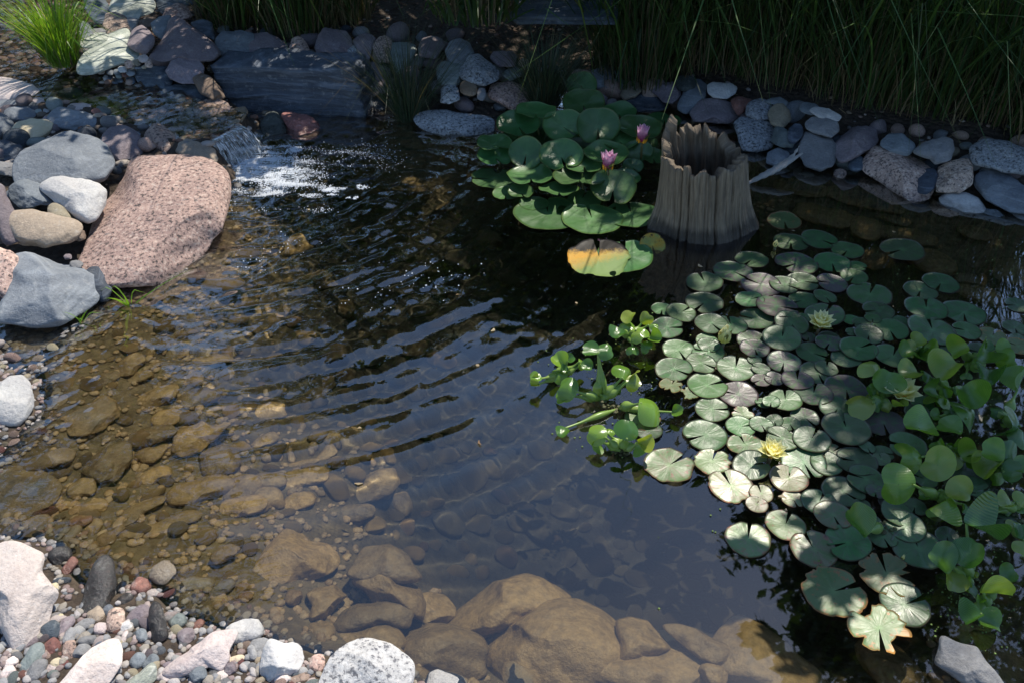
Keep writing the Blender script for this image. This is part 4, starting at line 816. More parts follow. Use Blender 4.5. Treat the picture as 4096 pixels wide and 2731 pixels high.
k = len(V); dw = mk('driftwood', V + V2, F + [[i + k for i in f] for f in F2], m_drift, uv=uv + uv2); tag(dw, 'pale forked piece of driftwood on the dark rocks right of the stump', 'driftwood'); landmark(dw, 'the pale driftwood', *S(0, 1785, 378))

# ------------------------------------------------------------------ lily pads
def padmat(name, ca, cb, mott, mottc, rim, rough=.38, dmg=None, spec=.5):
    m, nt, b = newmat(name); T = NT(nt); tc = T.n('ShaderNodeTexCoord'); uv = T.n('ShaderNodeSeparateXYZ'); T.l(tc.outputs['UV'], uv.inputs[0]); oi = T.n('ShaderNodeObjectInfo')
    ang, rad = uv.outputs[0], uv.outputs[1]
    off = T.n('ShaderNodeVectorMath', operation='MULTIPLY_ADD'); T.l(oi.outputs['Random'], off.inputs[0]); off.inputs[1].default_value = (17, 31, 5); T.l(tc.outputs['Object'], off.inputs[2]); v = off.outputs[0]
    ray_ = T.n('ShaderNodeCombineXYZ'); T.l(T.math('MULTIPLY', ang, 26), ray_.inputs[0]); T.l(T.math('MULTIPLY', rad, 1.3), ray_.inputs[1]); T.l(T.math('MULTIPLY', oi.outputs['Random'], 40), ray_.inputs[2])
    vein = T.noise(ray_.outputs[0], 1, 3, .6, .3)
    col = T.mix(T.ramp(T.noise(v, 22, 4, .6), .35, .65), ca, cb)
    col = T.mix(T.math('MULTIPLY', T.ramp(vein, .52, .7), .22), col, tuple(min(.6, x * 1.7 + .01) for x in ca))
    if mott:
        mo = T.math('ADD', T.math('MULTIPLY', vein, .55), T.math('MULTIPLY', T.noise(v, 45, 4, .6), .5))
        th_ = T.math('ADD', mo, T.math('MULTIPLY', T.math('SUBTRACT', T.math('FRACT', T.math('MULTIPLY', oi.outputs['Random'], 13.7)), .5), .22))
        col = T.mix(T.math('MULTIPLY', T.ramp(th_, .49, .58), mott), col, mottc)
    col = T.mix(T.math('MULTIPLY', T.ramp(rad, .22, .0), .55), col, tuple(min(.5, x * 1.9 + .02) for x in ca))
    col = T.mix(T.math('MULTIPLY', T.ramp(T.math('ADD', rad, T.math('MULTIPLY', T.noise(v, 60, 3), .06)), .95, 1.03), .85), col, rim)
    if dmg:
        dn = T.math('ADD', T.noise(v, 40, 5, .7), T.math('MULTIPLY', rad, .12)); col = T.mix(T.ramp(dn, .66, .72), col, dmg); col = T.mix(T.ramp(dn, .76, .80), col, (.05, .03, .02))
    spots = T.n('ShaderNodeTexVoronoi'); T.l(v, spots.inputs['Vector']); spots.inputs['Scale'].default_value = 55
    col = T.mix(T.math('MULTIPLY', T.ramp(spots.outputs[0], .13, .08), .7), col, (.05, .03, .02))
    hue = T.n('ShaderNodeHueSaturation'); T.l(T.math('MULTIPLY_ADD', oi.outputs['Random'], .5, .75), hue.inputs['Value']); T.l(T.math('MULTIPLY_ADD', T.math('FRACT', T.math('MULTIPLY', oi.outputs['Random'], 7.1)), .04, .48), hue.inputs['Hue']); T.l(col, hue.inputs['Color'])
    T.l(hue.outputs[0], b.inputs['Base Color']); b.inputs['Specular IOR Level'].default_value = spec
    T.l(T.math('MULTIPLY_ADD', T.noise(v, 30, 4), .3, rough - .15), b.inputs['Roughness'])
    T.l(T.bump(T.math('ADD', vein, T.math('MULTIPLY', T.noise(v, 35, 4), .9)), .28, .004).outputs[0], b.inputs['Normal']); return m
PADM = {
 'g': (padmat('pad_green', (.05,.125,.038), (.07,.14,.055), .4, (.075,.06,.055), (.06,.03,.025)), 'green lily pad'),
 'm': (padmat('pad_mottled', (.05,.115,.04), (.075,.12,.06), .85, (.085,.06,.07), (.06,.025,.025)), 'purple-mottled lily pad'),
 'p': (padmat('pad_pale', (.085,.165,.05), (.12,.185,.075), .5, (.2,.13,.10), (.10,.04,.025), .40, (.22,.11,.06), .65), 'pale worn lily pad'),
 'd': (padmat('pad_decayed', (.07,.14,.045), (.105,.155,.06), .3, (.20,.13,.06), (.26,.12,.03), .45, (.28,.15,.05)), 'torn decaying lily pad'),
 'k': (padmat('pad_dark', (.035,.075,.028), (.05,.085,.035), .5, (.045,.03,.03), (.03,.018,.015)), 'dark green lily pad'),
 'L': (padmat('pad_big', (.035,.10,.028), (.05,.125,.036), 0, (0,0,0), (.055,.09,.02), .36), 'broad green lily leaf'),
 'y': (padmat('pad_yellow', (.40,.21,.03), (.2,.23,.07), .4, (.16,.25,.08), (.12,.05,.015), .55, (.02,.015,.012), .2), 'yellowing lily leaf'),
}
def yellowleaf():
    m = PADM['y'][0].copy(); m.name = 'pad_yellow_black'; nt = m.node_tree; T = NT(nt); b = nt.nodes['Principled BSDF']; tc = T.n('ShaderNodeTexCoord'); s = T.n('ShaderNodeSeparateXYZ'); T.l(tc.outputs['Object'], s.inputs[0])
    n = T.math('MULTIPLY_ADD', T.noise(tc.outputs['Object'], 38, 6, .75), .10, -.05); y = T.math('ADD', s.outputs[1], n); yx = T.math('ADD', T.math('MULTIPLY_ADD', s.outputs[0], -.45, -.0), y)
    old = b.inputs['Base Color'].links[0].from_socket; c = T.mix(T.ramp(yx, -.05, .035), (.15, .22, .07), T.mix(.25, (.52, .25, .02), old)); c = T.mix(T.ramp(y, .018, .05), c, (.012, .010, .008)); T.l(c, b.inputs['Base Color']); return m
def tippad():
    m = PADM['d'][0].copy(); m.name = 'pad_orange_tip'; nt = m.node_tree; T = NT(nt); b = nt.nodes['Principled BSDF']; tc = T.n('ShaderNodeTexCoord'); s = T.n('ShaderNodeSeparateXYZ'); T.l(tc.outputs['Object'], s.inputs[0])
    y = T.math('ADD', T.math('ADD', T.math('MULTIPLY', s.outputs[0], .9), T.math('MULTIPLY', s.outputs[1], -1)), T.math('MULTIPLY_ADD', T.noise(tc.outputs['Object'], 50, 5, .7), .06, -.03))
    old = b.inputs['Base Color'].links[0].from_socket; T.l(T.mix(T.ramp(y, .05, .062), old, (.42, .21, .05)), b.inputs['Base Color']); return m
PADM['o'] = (tippad(), 'orange-tipped torn lily pad')
PADM['Y'] = (yellowleaf(), 'yellow and black lily leaf')
m_stem = simple('lily_stem', (.09, .12, .04), (.10, .07, .03), 30, .5, .2)
def pad_shape(r, rng, notch=.22, torn=0, cup=.0, curl=.0, fold=0., wav=.02, na=72, nr=9):
    """disc with a slit, lobes rounded at the slit, rippled edge; slit at angle 0"""
    a = np.linspace(notch / 2, 2 * np.pi - notch / 2, na); k = rng.uniform(0, 6.28, 6)
    e = 1 + .02 * np.sin(2 * a + k[0]) + .016 * np.sin(3 * a + k[1]) + .006 * np.sin(9 * a + k[2])
    dn = np.minimum(a - notch / 2, 2 * np.pi - notch / 2 - a); e *= 1 - .10 * np.exp(-(dn / .16) ** 2)
    if torn:
        t = lump(np.stack([np.cos(a) * 2, np.sin(a) * 2, 0 * a], 1), rng, 2.6, 5, 1.); e *= 1 - torn * np.clip(t * 2.6 + .12, 0, 1.25) ** 1.3 - .05 * torn * rng.uniform(0, 1, na)
    rr = np.linspace(.0, 1, nr) ** .8; A, Rr = np.meshgrid(a, rr)
    X = r * Rr * e * np.cos(A); Y = r * Rr * e * np.sin(A)
    f = Rr ** 2
    Z = cup * r * f + curl * r * np.clip(Rr - .82, 0, 1) * 2.2 * (.6 + .4 * np.sin(A * 2 + k[3])) + wav * r * f * (np.sin(A * 3 + k[4]) + .7 * np.sin(A * 5 + k[5])) + fold * r * np.clip(np.sin(A + k[0]) - .2, 0, 1) * f
    Z += .004 * r * Rr * np.cos(A * 11 + 2 * np.sin(A * 2 + k[3]))                      # low radial ribs
    V = np.stack([X, Y, Z], -1).reshape(-1, 3); F = grid_faces(nr, na); uv = np.stack([A / 6.2832, Rr], -1).reshape(-1, 2)
    n = len(V); V2 = V.copy(); V2[:, 2] -= .0012; V2[:, :2] *= .997                  # underside, so the pad has a thickness
    rim = (nr - 1) * na; Fr = np.array([[rim + i, rim + i + 1, n + rim + i + 1, n + rim + i] for i in range(na - 1)])
    return np.vstack([V, V2]), np.vstack([F, F[:, ::-1] + n, Fr[:, ::-1]]), np.vstack([uv, uv])
PADS = []; np_ = 0
G_S = 'small lily pads of the right colony'; G_L = 'large lily leaves beside the stump'
def pad(c, x, y, wd, notch, mat='g', torn=0, fold=0., tilt=None, hh=None, z=None, cup=0., curl=.06, label=None, lm=None, group=G_S, wav=.022, stem=False, sl=.24):
    """floating when hh is None; otherwise a raised leaf seen wd x hh"""
    global np_; np_ += 1; rng = np.random.default_rng(np_ + 900); px, py = S(c, x, y)
    k = wd * 1.05 / 2.2969 if c else wd / .57422
    if hh is None:
        lev = 0
        for (qx, qy, qw, ql) in PADS:
            if math.hypot((px - qx), (py - qy) * 1.5) < (k + qw) * .44: lev = max(lev, ql + 1)
        zz = .0045 + .0022 * min(lev, 7) if z is None else z; PADS.append((px, py, k, lev))
        p = U(px, py, zz); r = k / 2 * (p - CP).dot(FWD) / FPX
        nrm = Vector((rng.normal() * .03 + 0, rng.normal() * .03, 1)).normalized() if tilt is None else Vector(tilt).normalized()
        if lev > 2 and tilt is None: nrm = Vector((rng.normal() * .09, rng.normal() * .07 - .02, 1)).normalized()
    else:
        zz = z if z is not None else .12; p = U(px, py, zz); r = k / 2 * (p - CP).dot(FWD) / FPX
        v = -(p - CP).normalized(); q = min(.98, hh / wd); ang = math.acos(q); up = Vector((0, 1, 0)) - v * v.y; up.normalize()
        s = (Vector((0, 0, 1)) - v * v.z).normalized(); nrm = (v * math.cos(ang) + s * math.sin(ang)).normalized() if tilt is None else Vector(tilt).normalized()
    # slit direction: picture direction -> in-plane direction
    if mat == 'L': r *= 1.17
    dv = RT * math.cos(R_(notch)) - UP * math.sin(R_(notch)); vw = (p - CP).normalized()
    xa = dv - vw * (dv.dot(nrm) / vw.dot(nrm)); xa.normalize(); ya = nrm.cross(xa)
    V, F, uv = pad_shape(r, rng, sl, torn, cup, curl, fold, wav)
    M = np.array([xa, ya, nrm]).T; V = V @ M.T
    o = mk('lily_pad', V, F, PADM[mat][0], loc=p, uv=uv)
    if label: tag(o, label, 'lily pad', group)
    else:
        d = PADM[mat][1]; 
        if hh is None: d = ('small ' if k < 95 else 'large ' if k > 165 else '') + d
        else: d = 'raised ' + d
        item(o, d, 'lily pad', group, px, py)
    if lm: landmark(o, lm, px, py)
    if stem:
        e = Vector((p.x + rng.normal() * .03, p.y - .02 + rng.normal() * .03, -.06)); V, F, uv = tube(spline([e, (p + e) / 2 + Vector((rng.normal() * .015, rng.normal() * .015, 0)), p - nrm * .002], 6), [.005] * 13, 8)
        mk('stem', [(Vector(q) - p)[:] for q in V], F, m_stem, parent=o)
    return o
for a in [
 (8,150,460,300,75,'d'),(8,210,655,300,90),(8,470,630,320,20),(8,730,730,280,130),(8,1235,725,385,165),(8,265,850,370,160,'m'),(8,590,845,315,75),(8,825,875,160,15),
 (8,320,1015,290,10,'g'),(8,790,970,245,130),(8,590,1030,270,185,'m'),(8,155,1045,275,20,'m'),(8,320,1190,255,165),(8,525,1155,210,50),(8,935,1135,375,290,'m'),(8,1590,1030,310,120),(8,1400,1100,300,110),(8,1455,1260,360,265),(8,1800,1305,375,80),
 (7,2205,815,290,142),(7,2030,925,345,25,'m'),(7,2290,1045,360,200,'m'),(7,1768,1020,325,240,'m'),(7,1768,1210,335,140),(7,1380,1270,200,100),(7,1555,1300,270,330),(7,2185,1180,255,350),(7,2240,1360,310,190),(7,2010,1415,285,250),(7,1830,1400,300,40),(7,1420,1440,300,0),
 (8,90,1245,380,10,'m'),(8,525,1320,335,300,'m'),(8,320,1350,130,0),(8,215,1400,305,60),(8,1015,1290,280,180,'k'),(8,770,1370,165,60),(8,880,1410,200,180),(8,965,1355,142,100),(8,1220,1390,180,170),(8,1510,1460,420,250),(8,1120,1460,320,60),(8,1825,1465,250,190),
 (8,2290,1235,210,180),(8,2270,1440,215,70,'g'),(8,2060,1520,260,300,'d'),(8,2300,1540,150,0),(7,1790,1560,200,100),(7,2215,1560,290,60,'m'),(8,130,1530,330,280),(8,375,1525,130,100,'m'),(8,560,1530,185,40,'k'),(8,620,1560,130,200,'m'),(8,770,1480,112,170,'m'),(8,930,1500,250,100),
 (11,1530,75,290,55),(11,1800,90,300,190),(11,1740,195,280,20),(11,2055,240,340,280),(11,1485,250,325,20),(11,2080,480,345,190,'m'),(11,1795,400,355,345),(11,1810,30,200,90),(11,2228,160,130,200),(11,2230,60,265,70,'m'),(11,2285,245,170,200,'m'),(11,2290,350,180,160,'m'),
 (11,1465,395,215,300,'d',.3),(11,1625,470,185,330,'d',.35),(11,1840,620,310,0),(11,2120,660,205,200,'p',.2),(11,2100,775,262,355),(11,1775,855,390,165),(11,2290,755,210,60),(11,2305,560,140,170),(11,2140,940,305,240,'p'),
 (11,1840,1090,350,290,'p',.12),(11,2200,1130,330,350),(11,2290,1390,215,250,'p'),(11,2250,1490,200,300,'p'),(11,1200,700,330,20,'p'),(11,1250,810,255,200,'k'),
 (12,145,185,300,100,'m'),(12,405,100,280,20),(12,720,145,268,290),(12,565,10,240,120,'m'),(12,835,60,330,340),(12,1150,130,330,290),(12,460,290,322,60),(12,540,240,205,275),(12,60,335,180,200,'m'),(12,270,350,280,270,'m'),
 (12,720,430,385,80,'m'),(12,420,470,335,280,'m'),(12,160,530,290,265),(12,640,610,335,120,'k'),(12,30,545,155,100),(12,340,695,260,40,'m'),(12,60,720,155,80,'k'),(12,60,825,160,20,'k'),(12,200,750,190,60,'g'),
 (12,130,880,295,200),(12,1060,740,365,70,'m'),(12,720,790,425,250),(12,400,890,325,300),(12,590,1010,210,330,'p'),(12,330,1110,395,60),(12,540,1110,295,250),(12,815,1095,365,190),(12,190,1250,335,280,'p'),(12,690,1375,370,30),
 (12,230,1440,205,60,'p'),(12,470,1470,310,300),(12,900,1260,335,200),(12,990,1370,175,90,'m'),(12,1120,1470,190,20,'m'),(12,1280,950,335,190),(12,1800,1210,455,160,'k'),(12,1900,1330,260,200,'k'),(12,1060,1020,190,10),(12,1040,1075,160,250),(12,2040,1470,265,180),(12,1350,1510,205,100),(12,910,960,160,60),
 (12,1370,645,225,250),(12,1420,560,205,60),(12,860,1500,160,90,'k'),(12,1450,1260,210,200),(12,1980,100,300,190,'k'),(12,2300,40,240,200,'d'),(12,1700,60,220,90,'k'),
 (16,160,110,355,290,'p'),(16,420,330,405,240,'p'),(16,730,272,405,165),(16,920,100,255,100),(16,1060,220,255,60),(16,1380,325,450,250),(16,1260,120,355,200),(16,1650,210,205,90,'k'),(16,1190,0,305,60),(16,600,20,335,60,'p'),(16,2180,60,255,190,'k'),
 ]: pad(*a)
pad(11,1445,1130,445,330,'p',.06,label='pale sunlit lily pad with browned edge right of the small hyacinth rosette',lm='the browned sunlit pad')
pad(11,2010,1320,395,240,'p',.08,label='pale sunlit lily pad with torn brown lower edge at the colony rim',lm='the pale torn-edged pad')
pad(15,2170,240,395,275,'p',.02,label='bleached heart-shaped lily pad alone at the open water',lm='the bleached heart-shaped pad')
pad(16,600,720,560,345,'d',.12,label='big ragged lily pad with chewed lower edge near the bottom right',lm='the big ragged pad')
pad(16,1090,560,490,250,'d',.4,label='torn lily pad with deep jagged gaps on its left side',lm='the jagged torn pad')
pad(16,1260,840,445,340,'g',0,label='intact grey-green lily pad overlapping two torn pads',lm='the intact pad')
pad(16,1020,1060,530,80,'o',.34,label='lowest torn lily pad with orange dying tip',lm='the lowest torn pad')
# the big-leaved lily by the stump
for a in [
 (3,300,1130,240,150,120,.09),(3,20,1275,190,120,110,.08),(3,400,1275,330,170,120,.06),(3,610,1365,260,140,120,.06),(3,130,1250,330,160,110,.05),(3,900,1260,260,130,60,.05),(3,1300,1450,200,110,80,.05),(3,1230,1330,180,100,60,.06),
 (3,220,1040,305,120,90,.22),(3,60,1160,335,190,60,.17),(3,640,790,230,190,80,.22),(3,655,960,315,195,80,.20),(3,985,1045,260,140,80,.20),(3,475,1170,320,235,40,.19),(3,790,1175,335,265,90,.20),(3,1175,1190,330,175,80,.18),
 (3,995,1300,295,155,70,.15),(3,1155,1400,215,165,40,.13),(3,450,1440,325,235,70,.14),(3,130,1415,265,240,100,.13),(3,865,1430,355,165,90,.14),(3,660,1525,275,145,80,.12),(3,1110,1535,160,110,60,.10),
 (2,2190,1330,270,120,40,.13),(2,2200,1450,270,150,60,.09),(7,620,85,395,140,80,.09),(7,430,195,310,90,80,.07),(7,1045,80,220,130,40,.08),(7,930,165,345,265,95,.09),(7,80,200,190,110,60,.04),(7,170,65,350,150,80,.07)]:
    c,x,y,wd,hh,no,z = a; pad(c,x,y,wd,no,'L',hh=hh,z=z*.75,cup=.16,curl=.05,wav=.05,group=G_L,stem=z>.1)
for a in [(6,2185,72,345,180),(6,2300,205,210,100),(7,640,262,300,300),(7,1100,400,410,250),(7,330,392,510,262),(7,735,440,455,250),(3,1400,1100,260,90),(7,200,300,220,60)]: pad(*a,'L',group=G_L,sl=.16)
pad(7,1290,680,230,80,'y',hh=200,z=.012,label='small yellow dying lily leaf touching the foot of the stump',group=G_L)
pad(7,1040,780,430,260,'L',label='green lily leaf lying under the yellow and black leaf',group=G_L)
pad(7,800,795,570,262,'Y',torn=.10,z=.011,tilt=(0,-.10,1),label='yellow and green lily leaf blackened along its upper edge',lm='the blackened leaf',group=G_L)

# ------------------------------------------------------------------ flowers
def petalmat(name, c0, c1):
    m, nt, b = newmat(name); T = NT(nt); tc = T.n('ShaderNodeTexCoord'); s = T.n('ShaderNodeSeparateXYZ'); T.l(tc.outputs['UV'], s.inputs[0])
    col = T.mix(T.ramp(s.outputs[1], .1, .95), c0, c1); T.l(col, b.inputs['Base Color']); b.inputs['Roughness'].default_value = .45
    t = T.n('ShaderNodeBsdfTranslucent'); T.l(col, t.inputs[0]); mx = T.n('ShaderNodeMixShader'); mx.inputs[0].default_value = .5; T.l(b.outputs[0], mx.inputs[1]); T.l(t.outputs[0], mx.inputs[2]); T.l(mx.outputs[0], nt.nodes['Material Output'].inputs[0]); return m
M_YEL = petalmat('petal_yellow', (.95, .88, .30), (.95, .92, .58)); M_PNK = petalmat('petal_pink', (.55, .06, .26), (.78, .50, .68)); M_SEP = petalmat('sepal', (.16, .26, .06), (.24, .22, .08))
m_stam = simple('stamens', (.85, .42, .02), (.7, .28, .01), 200, .6, .3)
def petal(L, W, elev, az, cup, c):
    nu, nv = 9, 7; V, uv = [], []
    for i in range(nu):
        t = i / (nu - 1); wd = W * (math.sin(math.pi * min(1, t * .93 + .07) ** .75) ** .8 if i < nu - 1 else .02)
        ph = elev + cup * t                                   # rises as it goes out
        x = sum(L / 12 * math.cos(elev + cup * (s + .5) / 12) for s in range(int(12 * t))); z = sum(L / 12 * math.sin(elev + cup * (s + .5) / 12) for s in range(int(12 * t)))
        for j in range(nv):
            s = j / (nv - 1) * 2 - 1; lat = wd * s / 2; h = .35 * wd * s * s
            V.append((x - h * math.sin(ph) + .003, lat, z + h * math.cos(ph))); uv.append((j / (nv - 1), t))
    ca, sa = math.cos(az), math.sin(az); V = [(p[0] * ca - p[1] * sa, p[0] * sa + p[1] * ca, p[2] + c) for p in V]
    return V, grid_faces(nu, nv), uv
def flower(x, y, wd, mat, openness, label, lm=None, z=.03, stam=True, lean=(0, 0), c=0, n=(8, 8, 6)):
    """openness 1 = wide open, 0 = shut bud; wd is its width in the picture"""
    px, py = S(c, x, y); p = U(px, py, z + .015); L = wd / .57422 / 2 * (p - CP).dot(FWD) / FPX / max(.45, math.cos(R_(80 - 55 * openness))) * .95
    p.z = z; q = U(px, py + wd * .12 / .57, z); root = empty('water_lily', q); root.rotation_euler = (lean[0], lean[1], random.uniform(0, 6)); tag(root, label, 'flower')
    if lm: landmark(root, lm, px, py)
    for ring, (cnt, e, ln, c0) in enumerate(((n[0], 80 - 68 * openness, 1, 0), (n[1], 82 - 46 * openness, .92, .002), (n[2], 85 - 25 * openness, .74, .004))):
        for k in range(cnt):
            V, F, uv = petal(L * ln * random.uniform(.93, 1.05), L * .6 * ln, R_(e + random.uniform(-5, 5)), 6.2832 * (k + .5 * ring) / cnt + random.uniform(-.07, .07), .35, c0)
            mk('petal', V, F, mat, parent=root, uv=uv)
    for k in range(3):
        V, F, uv = petal(L * .8, L * .34, R_(66 - 74 * openness), 6.2832 * (k + .25) / 4, .4, -.003); mk('sepal', V, F, M_SEP, parent=root, uv=uv)
    if stam:
        V, F = [], []; U_, F1 = ICO[1]
        for k in range(46):
            a = random.uniform(0, 6.28); r = L * .27 * math.sqrt(random.random()); h = L * random.uniform(.22, .34); s = .0016 + L * .012
            V.append(U_ * np.array([s, s, h * .55]) + np.array([r * math.cos(a), r * math.sin(a), h * .5])); F.append(F1 + k * len(U_))
        mk('stamens', np.vstack(V), np.vstack(F), m_stam, parent=root)
    V, F, uv = tube([(0, 0, 0), (0, .004, -.03), (0, .006, -.09)], [.006, .0055, .005], 8); mk('stem', V, F, m_stem, parent=root)
    return root
flower(1883,742,66,M_YEL,.74,'open pale yellow water lily, highest of the yellow blooms','the highest yellow lily')
flower(1662,780,46,M_YEL,.12,'half-shut pale yellow water lily among the upper pads','the half-shut yellow lily', stam=False, z=.02)
flower(1780,565,18,M_YEL,.0,'tiny greenish yellow lily bud in open dark water','the tiny lily bud', stam=False, z=.01, n=(5, 4, 0))
flower(2068,898,94,M_YEL,.86,'open yellow water lily with orange centre partly behind a hyacinth leaf','the orange-centred lily')
flower(1772,1036,74,M_YEL,.76,'open pale yellow water lily lowest of the blooms, near sunlit pads','the lowest yellow lily')
flower(1396,383,46,M_PNK,.35,'pink water lily in the middle of the tall leaves','the middle pink lily', z=.13)
flower(1474,322,40,M_PNK,.3,'pink water lily touching the left side of the stump','the stump-side pink lily', z=.17)
flower(1207,276,26,M_PNK,.2,'small pink water lily half hidden under a tall leaf', None, z=.10)
flower(1238,415,12,M_YEL,.0,'small green-yellow lily bud lying among the lower right pads', None, stam=False, z=.006, c=16, n=(5, 3, 0))

# ------------------------------------------------------------------ water hyacinths
m_hy, nt, b = newmat('hyacinth_leaf'); T = NT(nt); tc = T.n('ShaderNodeTexCoord'); s = T.n('ShaderNodeSeparateXYZ'); T.l(tc.outputs['UV'], s.inputs[0]); oi = T.n('ShaderNodeObjectInfo')
wv = T.n('ShaderNodeTexWave'); mp = T.n('ShaderNodeMapping'); T.l(tc.outputs['UV'], mp.inputs[0]); mp.inputs['Location'].default_value = (-.5, 0, 0); T.l(mp.outputs[0], wv.inputs['Vector']); wv.inputs['Scale'].default_value = 9; wv.inputs['Distortion'].default_value = 1.2; wv.inputs['Detail'].default_value = 1
cr = T.n('ShaderNodeValToRGB'); T.l(T.math('ADD', oi.outputs['Random'], T.math('MULTIPLY', T.math('SUBTRACT', T.noise(tc.outputs['Object'], 25, 3), .5), .5)), cr.inputs[0]); e = cr.color_ramp.elements
e[0].position = .1; e[0].color = (.04, .125, .016, 1); e[1].position = .62; e[1].color = (.17, .31, .032, 1); x = e.new(.95); x.color = (.27, .31, .05, 1)
col = T.mix(T.math('MULTIPLY', wv.outputs[0], .32), cr.outputs[0], (.15, .26, .05)); T.l(col, b.inputs['Base Color']); b.inputs['Roughness'].default_value = .2; b.inputs['Specular IOR Level'].default_value = 1.0
T.l(T.bump(wv.outputs[0], .2, .003).outputs[0], b.inputs['Normal'])
t = T.n('ShaderNodeBsdfTranslucent'); T.l(T.mix(1, col, (1.6, 1.6, .5), 'MULTIPLY'), t.inputs[0]); mx = T.n('ShaderNodeMixShader'); mx.inputs[0].default_value = .3; T.l(b.outputs[0], mx.inputs[1]); T.l(t.outputs[0], mx.inputs[2]); T.l(mx.outputs[0], nt.nodes['Material Output'].inputs[0])
m_bulb = simple('hyacinth_float', (.14, .24, .04), (.20, .28, .07), 25, .32, .1, .003)
def hleaf(r, asp, rng, curl):
    na, nr = 40, 8; a = np.linspace(0, 2 * np.pi, na, endpoint=False); rr = np.linspace(.02, 1, nr); A, Rr = np.meshgrid(a, rr)
    e = 1 - .24 * np.exp(-(((A - np.pi + np.pi) % (2 * np.pi) - np.pi) / .35) ** 2) + .03 * np.cos(2 * A) + .012 * np.sin(3 * A + rng.uniform(0, 6))
    X = r * Rr * e * np.sin(A) ; Y = -r * Rr * e * np.cos(A) * asp          # A=0 at the stalk (slight notch)
    Z = curl * 1.25 * (np.abs(X) / r) ** 1.8 * r - .28 * r * np.clip(Y / r + .1, 0, 2) ** 2 + .12 * r * (Y / r) ** 2 * np.sign(curl) - 0 * Y + .09 * r * Rr ** 2 * np.sin(3 * A + rng.uniform(0, 6))
    V = np.stack([X, Y + r * asp * .85, Z], -1).reshape(-1, 3); F = grid_faces(nr, na, True); uv = np.stack([X / r / 2 + .5, Y / r / 2 + .5], -1).reshape(-1, 2)
    return V, F, uv
NHY = 0
def hyacinth(c, bx, by, leaves, label, lm=None, extra=0):
    """leaves: (x, y, size, lift above water, floppiness) read in tile c; by,by is where the rosette floats"""
    global NHY; NHY += 1; rng = np.random.default_rng(NHY + 40); px, py = S(c, bx, by); base = U(px, py, .006)
    root = empty('water_hyacinth', base); tag(root, label, 'water plant', 'water hyacinths floating at the lily colony')
    if lm: landmark(root, lm, px, py)
    lv = [tuple(l) for l in leaves]
    for k in range(extra):
        a = rng.uniform(0, 6.28); lv.append((bx + 60 * math.cos(a), by + 40 * math.sin(a), rng.uniform(70, 110), rng.uniform(.015, .04)))
    for l in lv:
        x, y, s, z = l[:4]; qx, qy = S(c, x, y); p = U(qx, qy, z); r = s * (1.25 if c == 16 else 1.14) / 2.2969 / 2 * (p - CP).dot(FWD) / FPX
        v = (CP - p).normalized(); nrm = (v * .6 + Vector((0, 0, .6)) + Vector(rng.normal(size=3) * .5)).normalized()
        dr = (p - base); dr = dr - nrm * dr.dot(nrm)
        if dr.length < .01: dr = Vector((0, .02, 0)) - nrm * (.02 * nrm.y)
        if len(l) > 4: d2 = RT * math.cos(R_(l[4])) - UP * math.sin(R_(l[4])); dr = d2 - nrm * d2.dot(nrm)
        ya = dr.normalized(); xa = ya.cross(nrm); asp = rng.uniform(.68, .95); V, F, uv = hleaf(r, asp, rng, rng.choice([.55, .8, .35, -.4, 1.05, -.6])); M = np.array([xa, ya, nrm]).T
        foot = p - ya * r * asp * .85
        lf = mk('leaf', V @ M.T + np.array(foot - base), F, m_hy, parent=root, uv=uv)
        # stalk with a swollen float low down
        a0 = Vector((0, 0, 0)) + Vector((dr.x, dr.y, 0)).normalized() * .008; b0 = foot - base
        pts = spline([a0, a0.lerp(b0, .35) + Vector((0, 0, .002)), a0.lerp(b0, .7), b0], 8); nn = len(pts); bl = min(.017, .007 + r * .28)
        rad = [.0035 + (bl - .0035) * math.exp(-((i / nn - .3) / .20) ** 2) * (1 if b0.length < .16 else .7) for i in range(nn)]; rad[-1] = .0022
        V, F, uv = tube(pts, rad, 12); mk('float_stalk', V, F, m_bulb, parent=lf)
    V, F = [], []; U_, F1 = ICO[1]
    for k in range(26):
        s = rng.uniform(.003, .007); V.append(U_ * s * np.array([1, 1, .6]) + rng.normal(size=3) * np.array([.016, .014, .003])); F.append(F1 + k * len(U_))
    mk('crown', np.vstack(V), np.vstack(F), m_crown, parent=root)
    return root
m_crown = simple('plant_crown', (.05, .045, .02), (.09, .10, .03), 80, .6, .4)
hyacinth(7,1085,1510,[(1075,1345,135,.07),(1225,1365,125,.06),(1050,1420,130,.05),(970,1500,165,.06),(1175,1500,165,.07),(1300,1410,95,.05),(1320,1545,125,.05),(1110,1640,110,.03),(1230,1615,120,.03)],'hyacinth rosette beside the upper left pads, nearest the stump','the stump-side hyacinth')
hyacinth(11,450,310,[(430,165,150,.06,230),(540,150,90,.07,330),(655,195,110,.05,0),(690,220,110,.05,20),(440,290,150,.03,180),(505,265,90,.04,300),(215,330,110,.05,180),(205,390,120,.03,170)],'hyacinth with browned curled leaf, farthest left of the floating plants','the leftmost hyacinth')
hyacinth(11,835,530,[(720,80,160,.16,190),(860,80,150,.16,350),(510,430,215,.06,200),(825,430,130,.05,270),(1035,270,190,.09,300),(1110,310,150,.08,350),(1115,380,145,.07,10),(960,460,100,.03,200),(465,510,140,.02,170)],'tall hyacinth with one long upright stalk at the open water','the tall hyacinth')
hyacinth(11,960,610,[(1290,620,270,.05,20),(1525,640,110,.03,10),(460,830,120,.01,110)],'sprawling hyacinth with a pale shiny drooping leaf','the sprawling hyacinth')
hyacinth(11,1010,985,[(775,850,190,.06,200),(1065,800,215,.09,280),(1235,900,150,.06,330),(890,815,95,.05,280),(765,925,160,.03,180),(1195,955,140,.04,10)],'small rosette hyacinth with round floats in dark open water','the round-floated hyacinth')
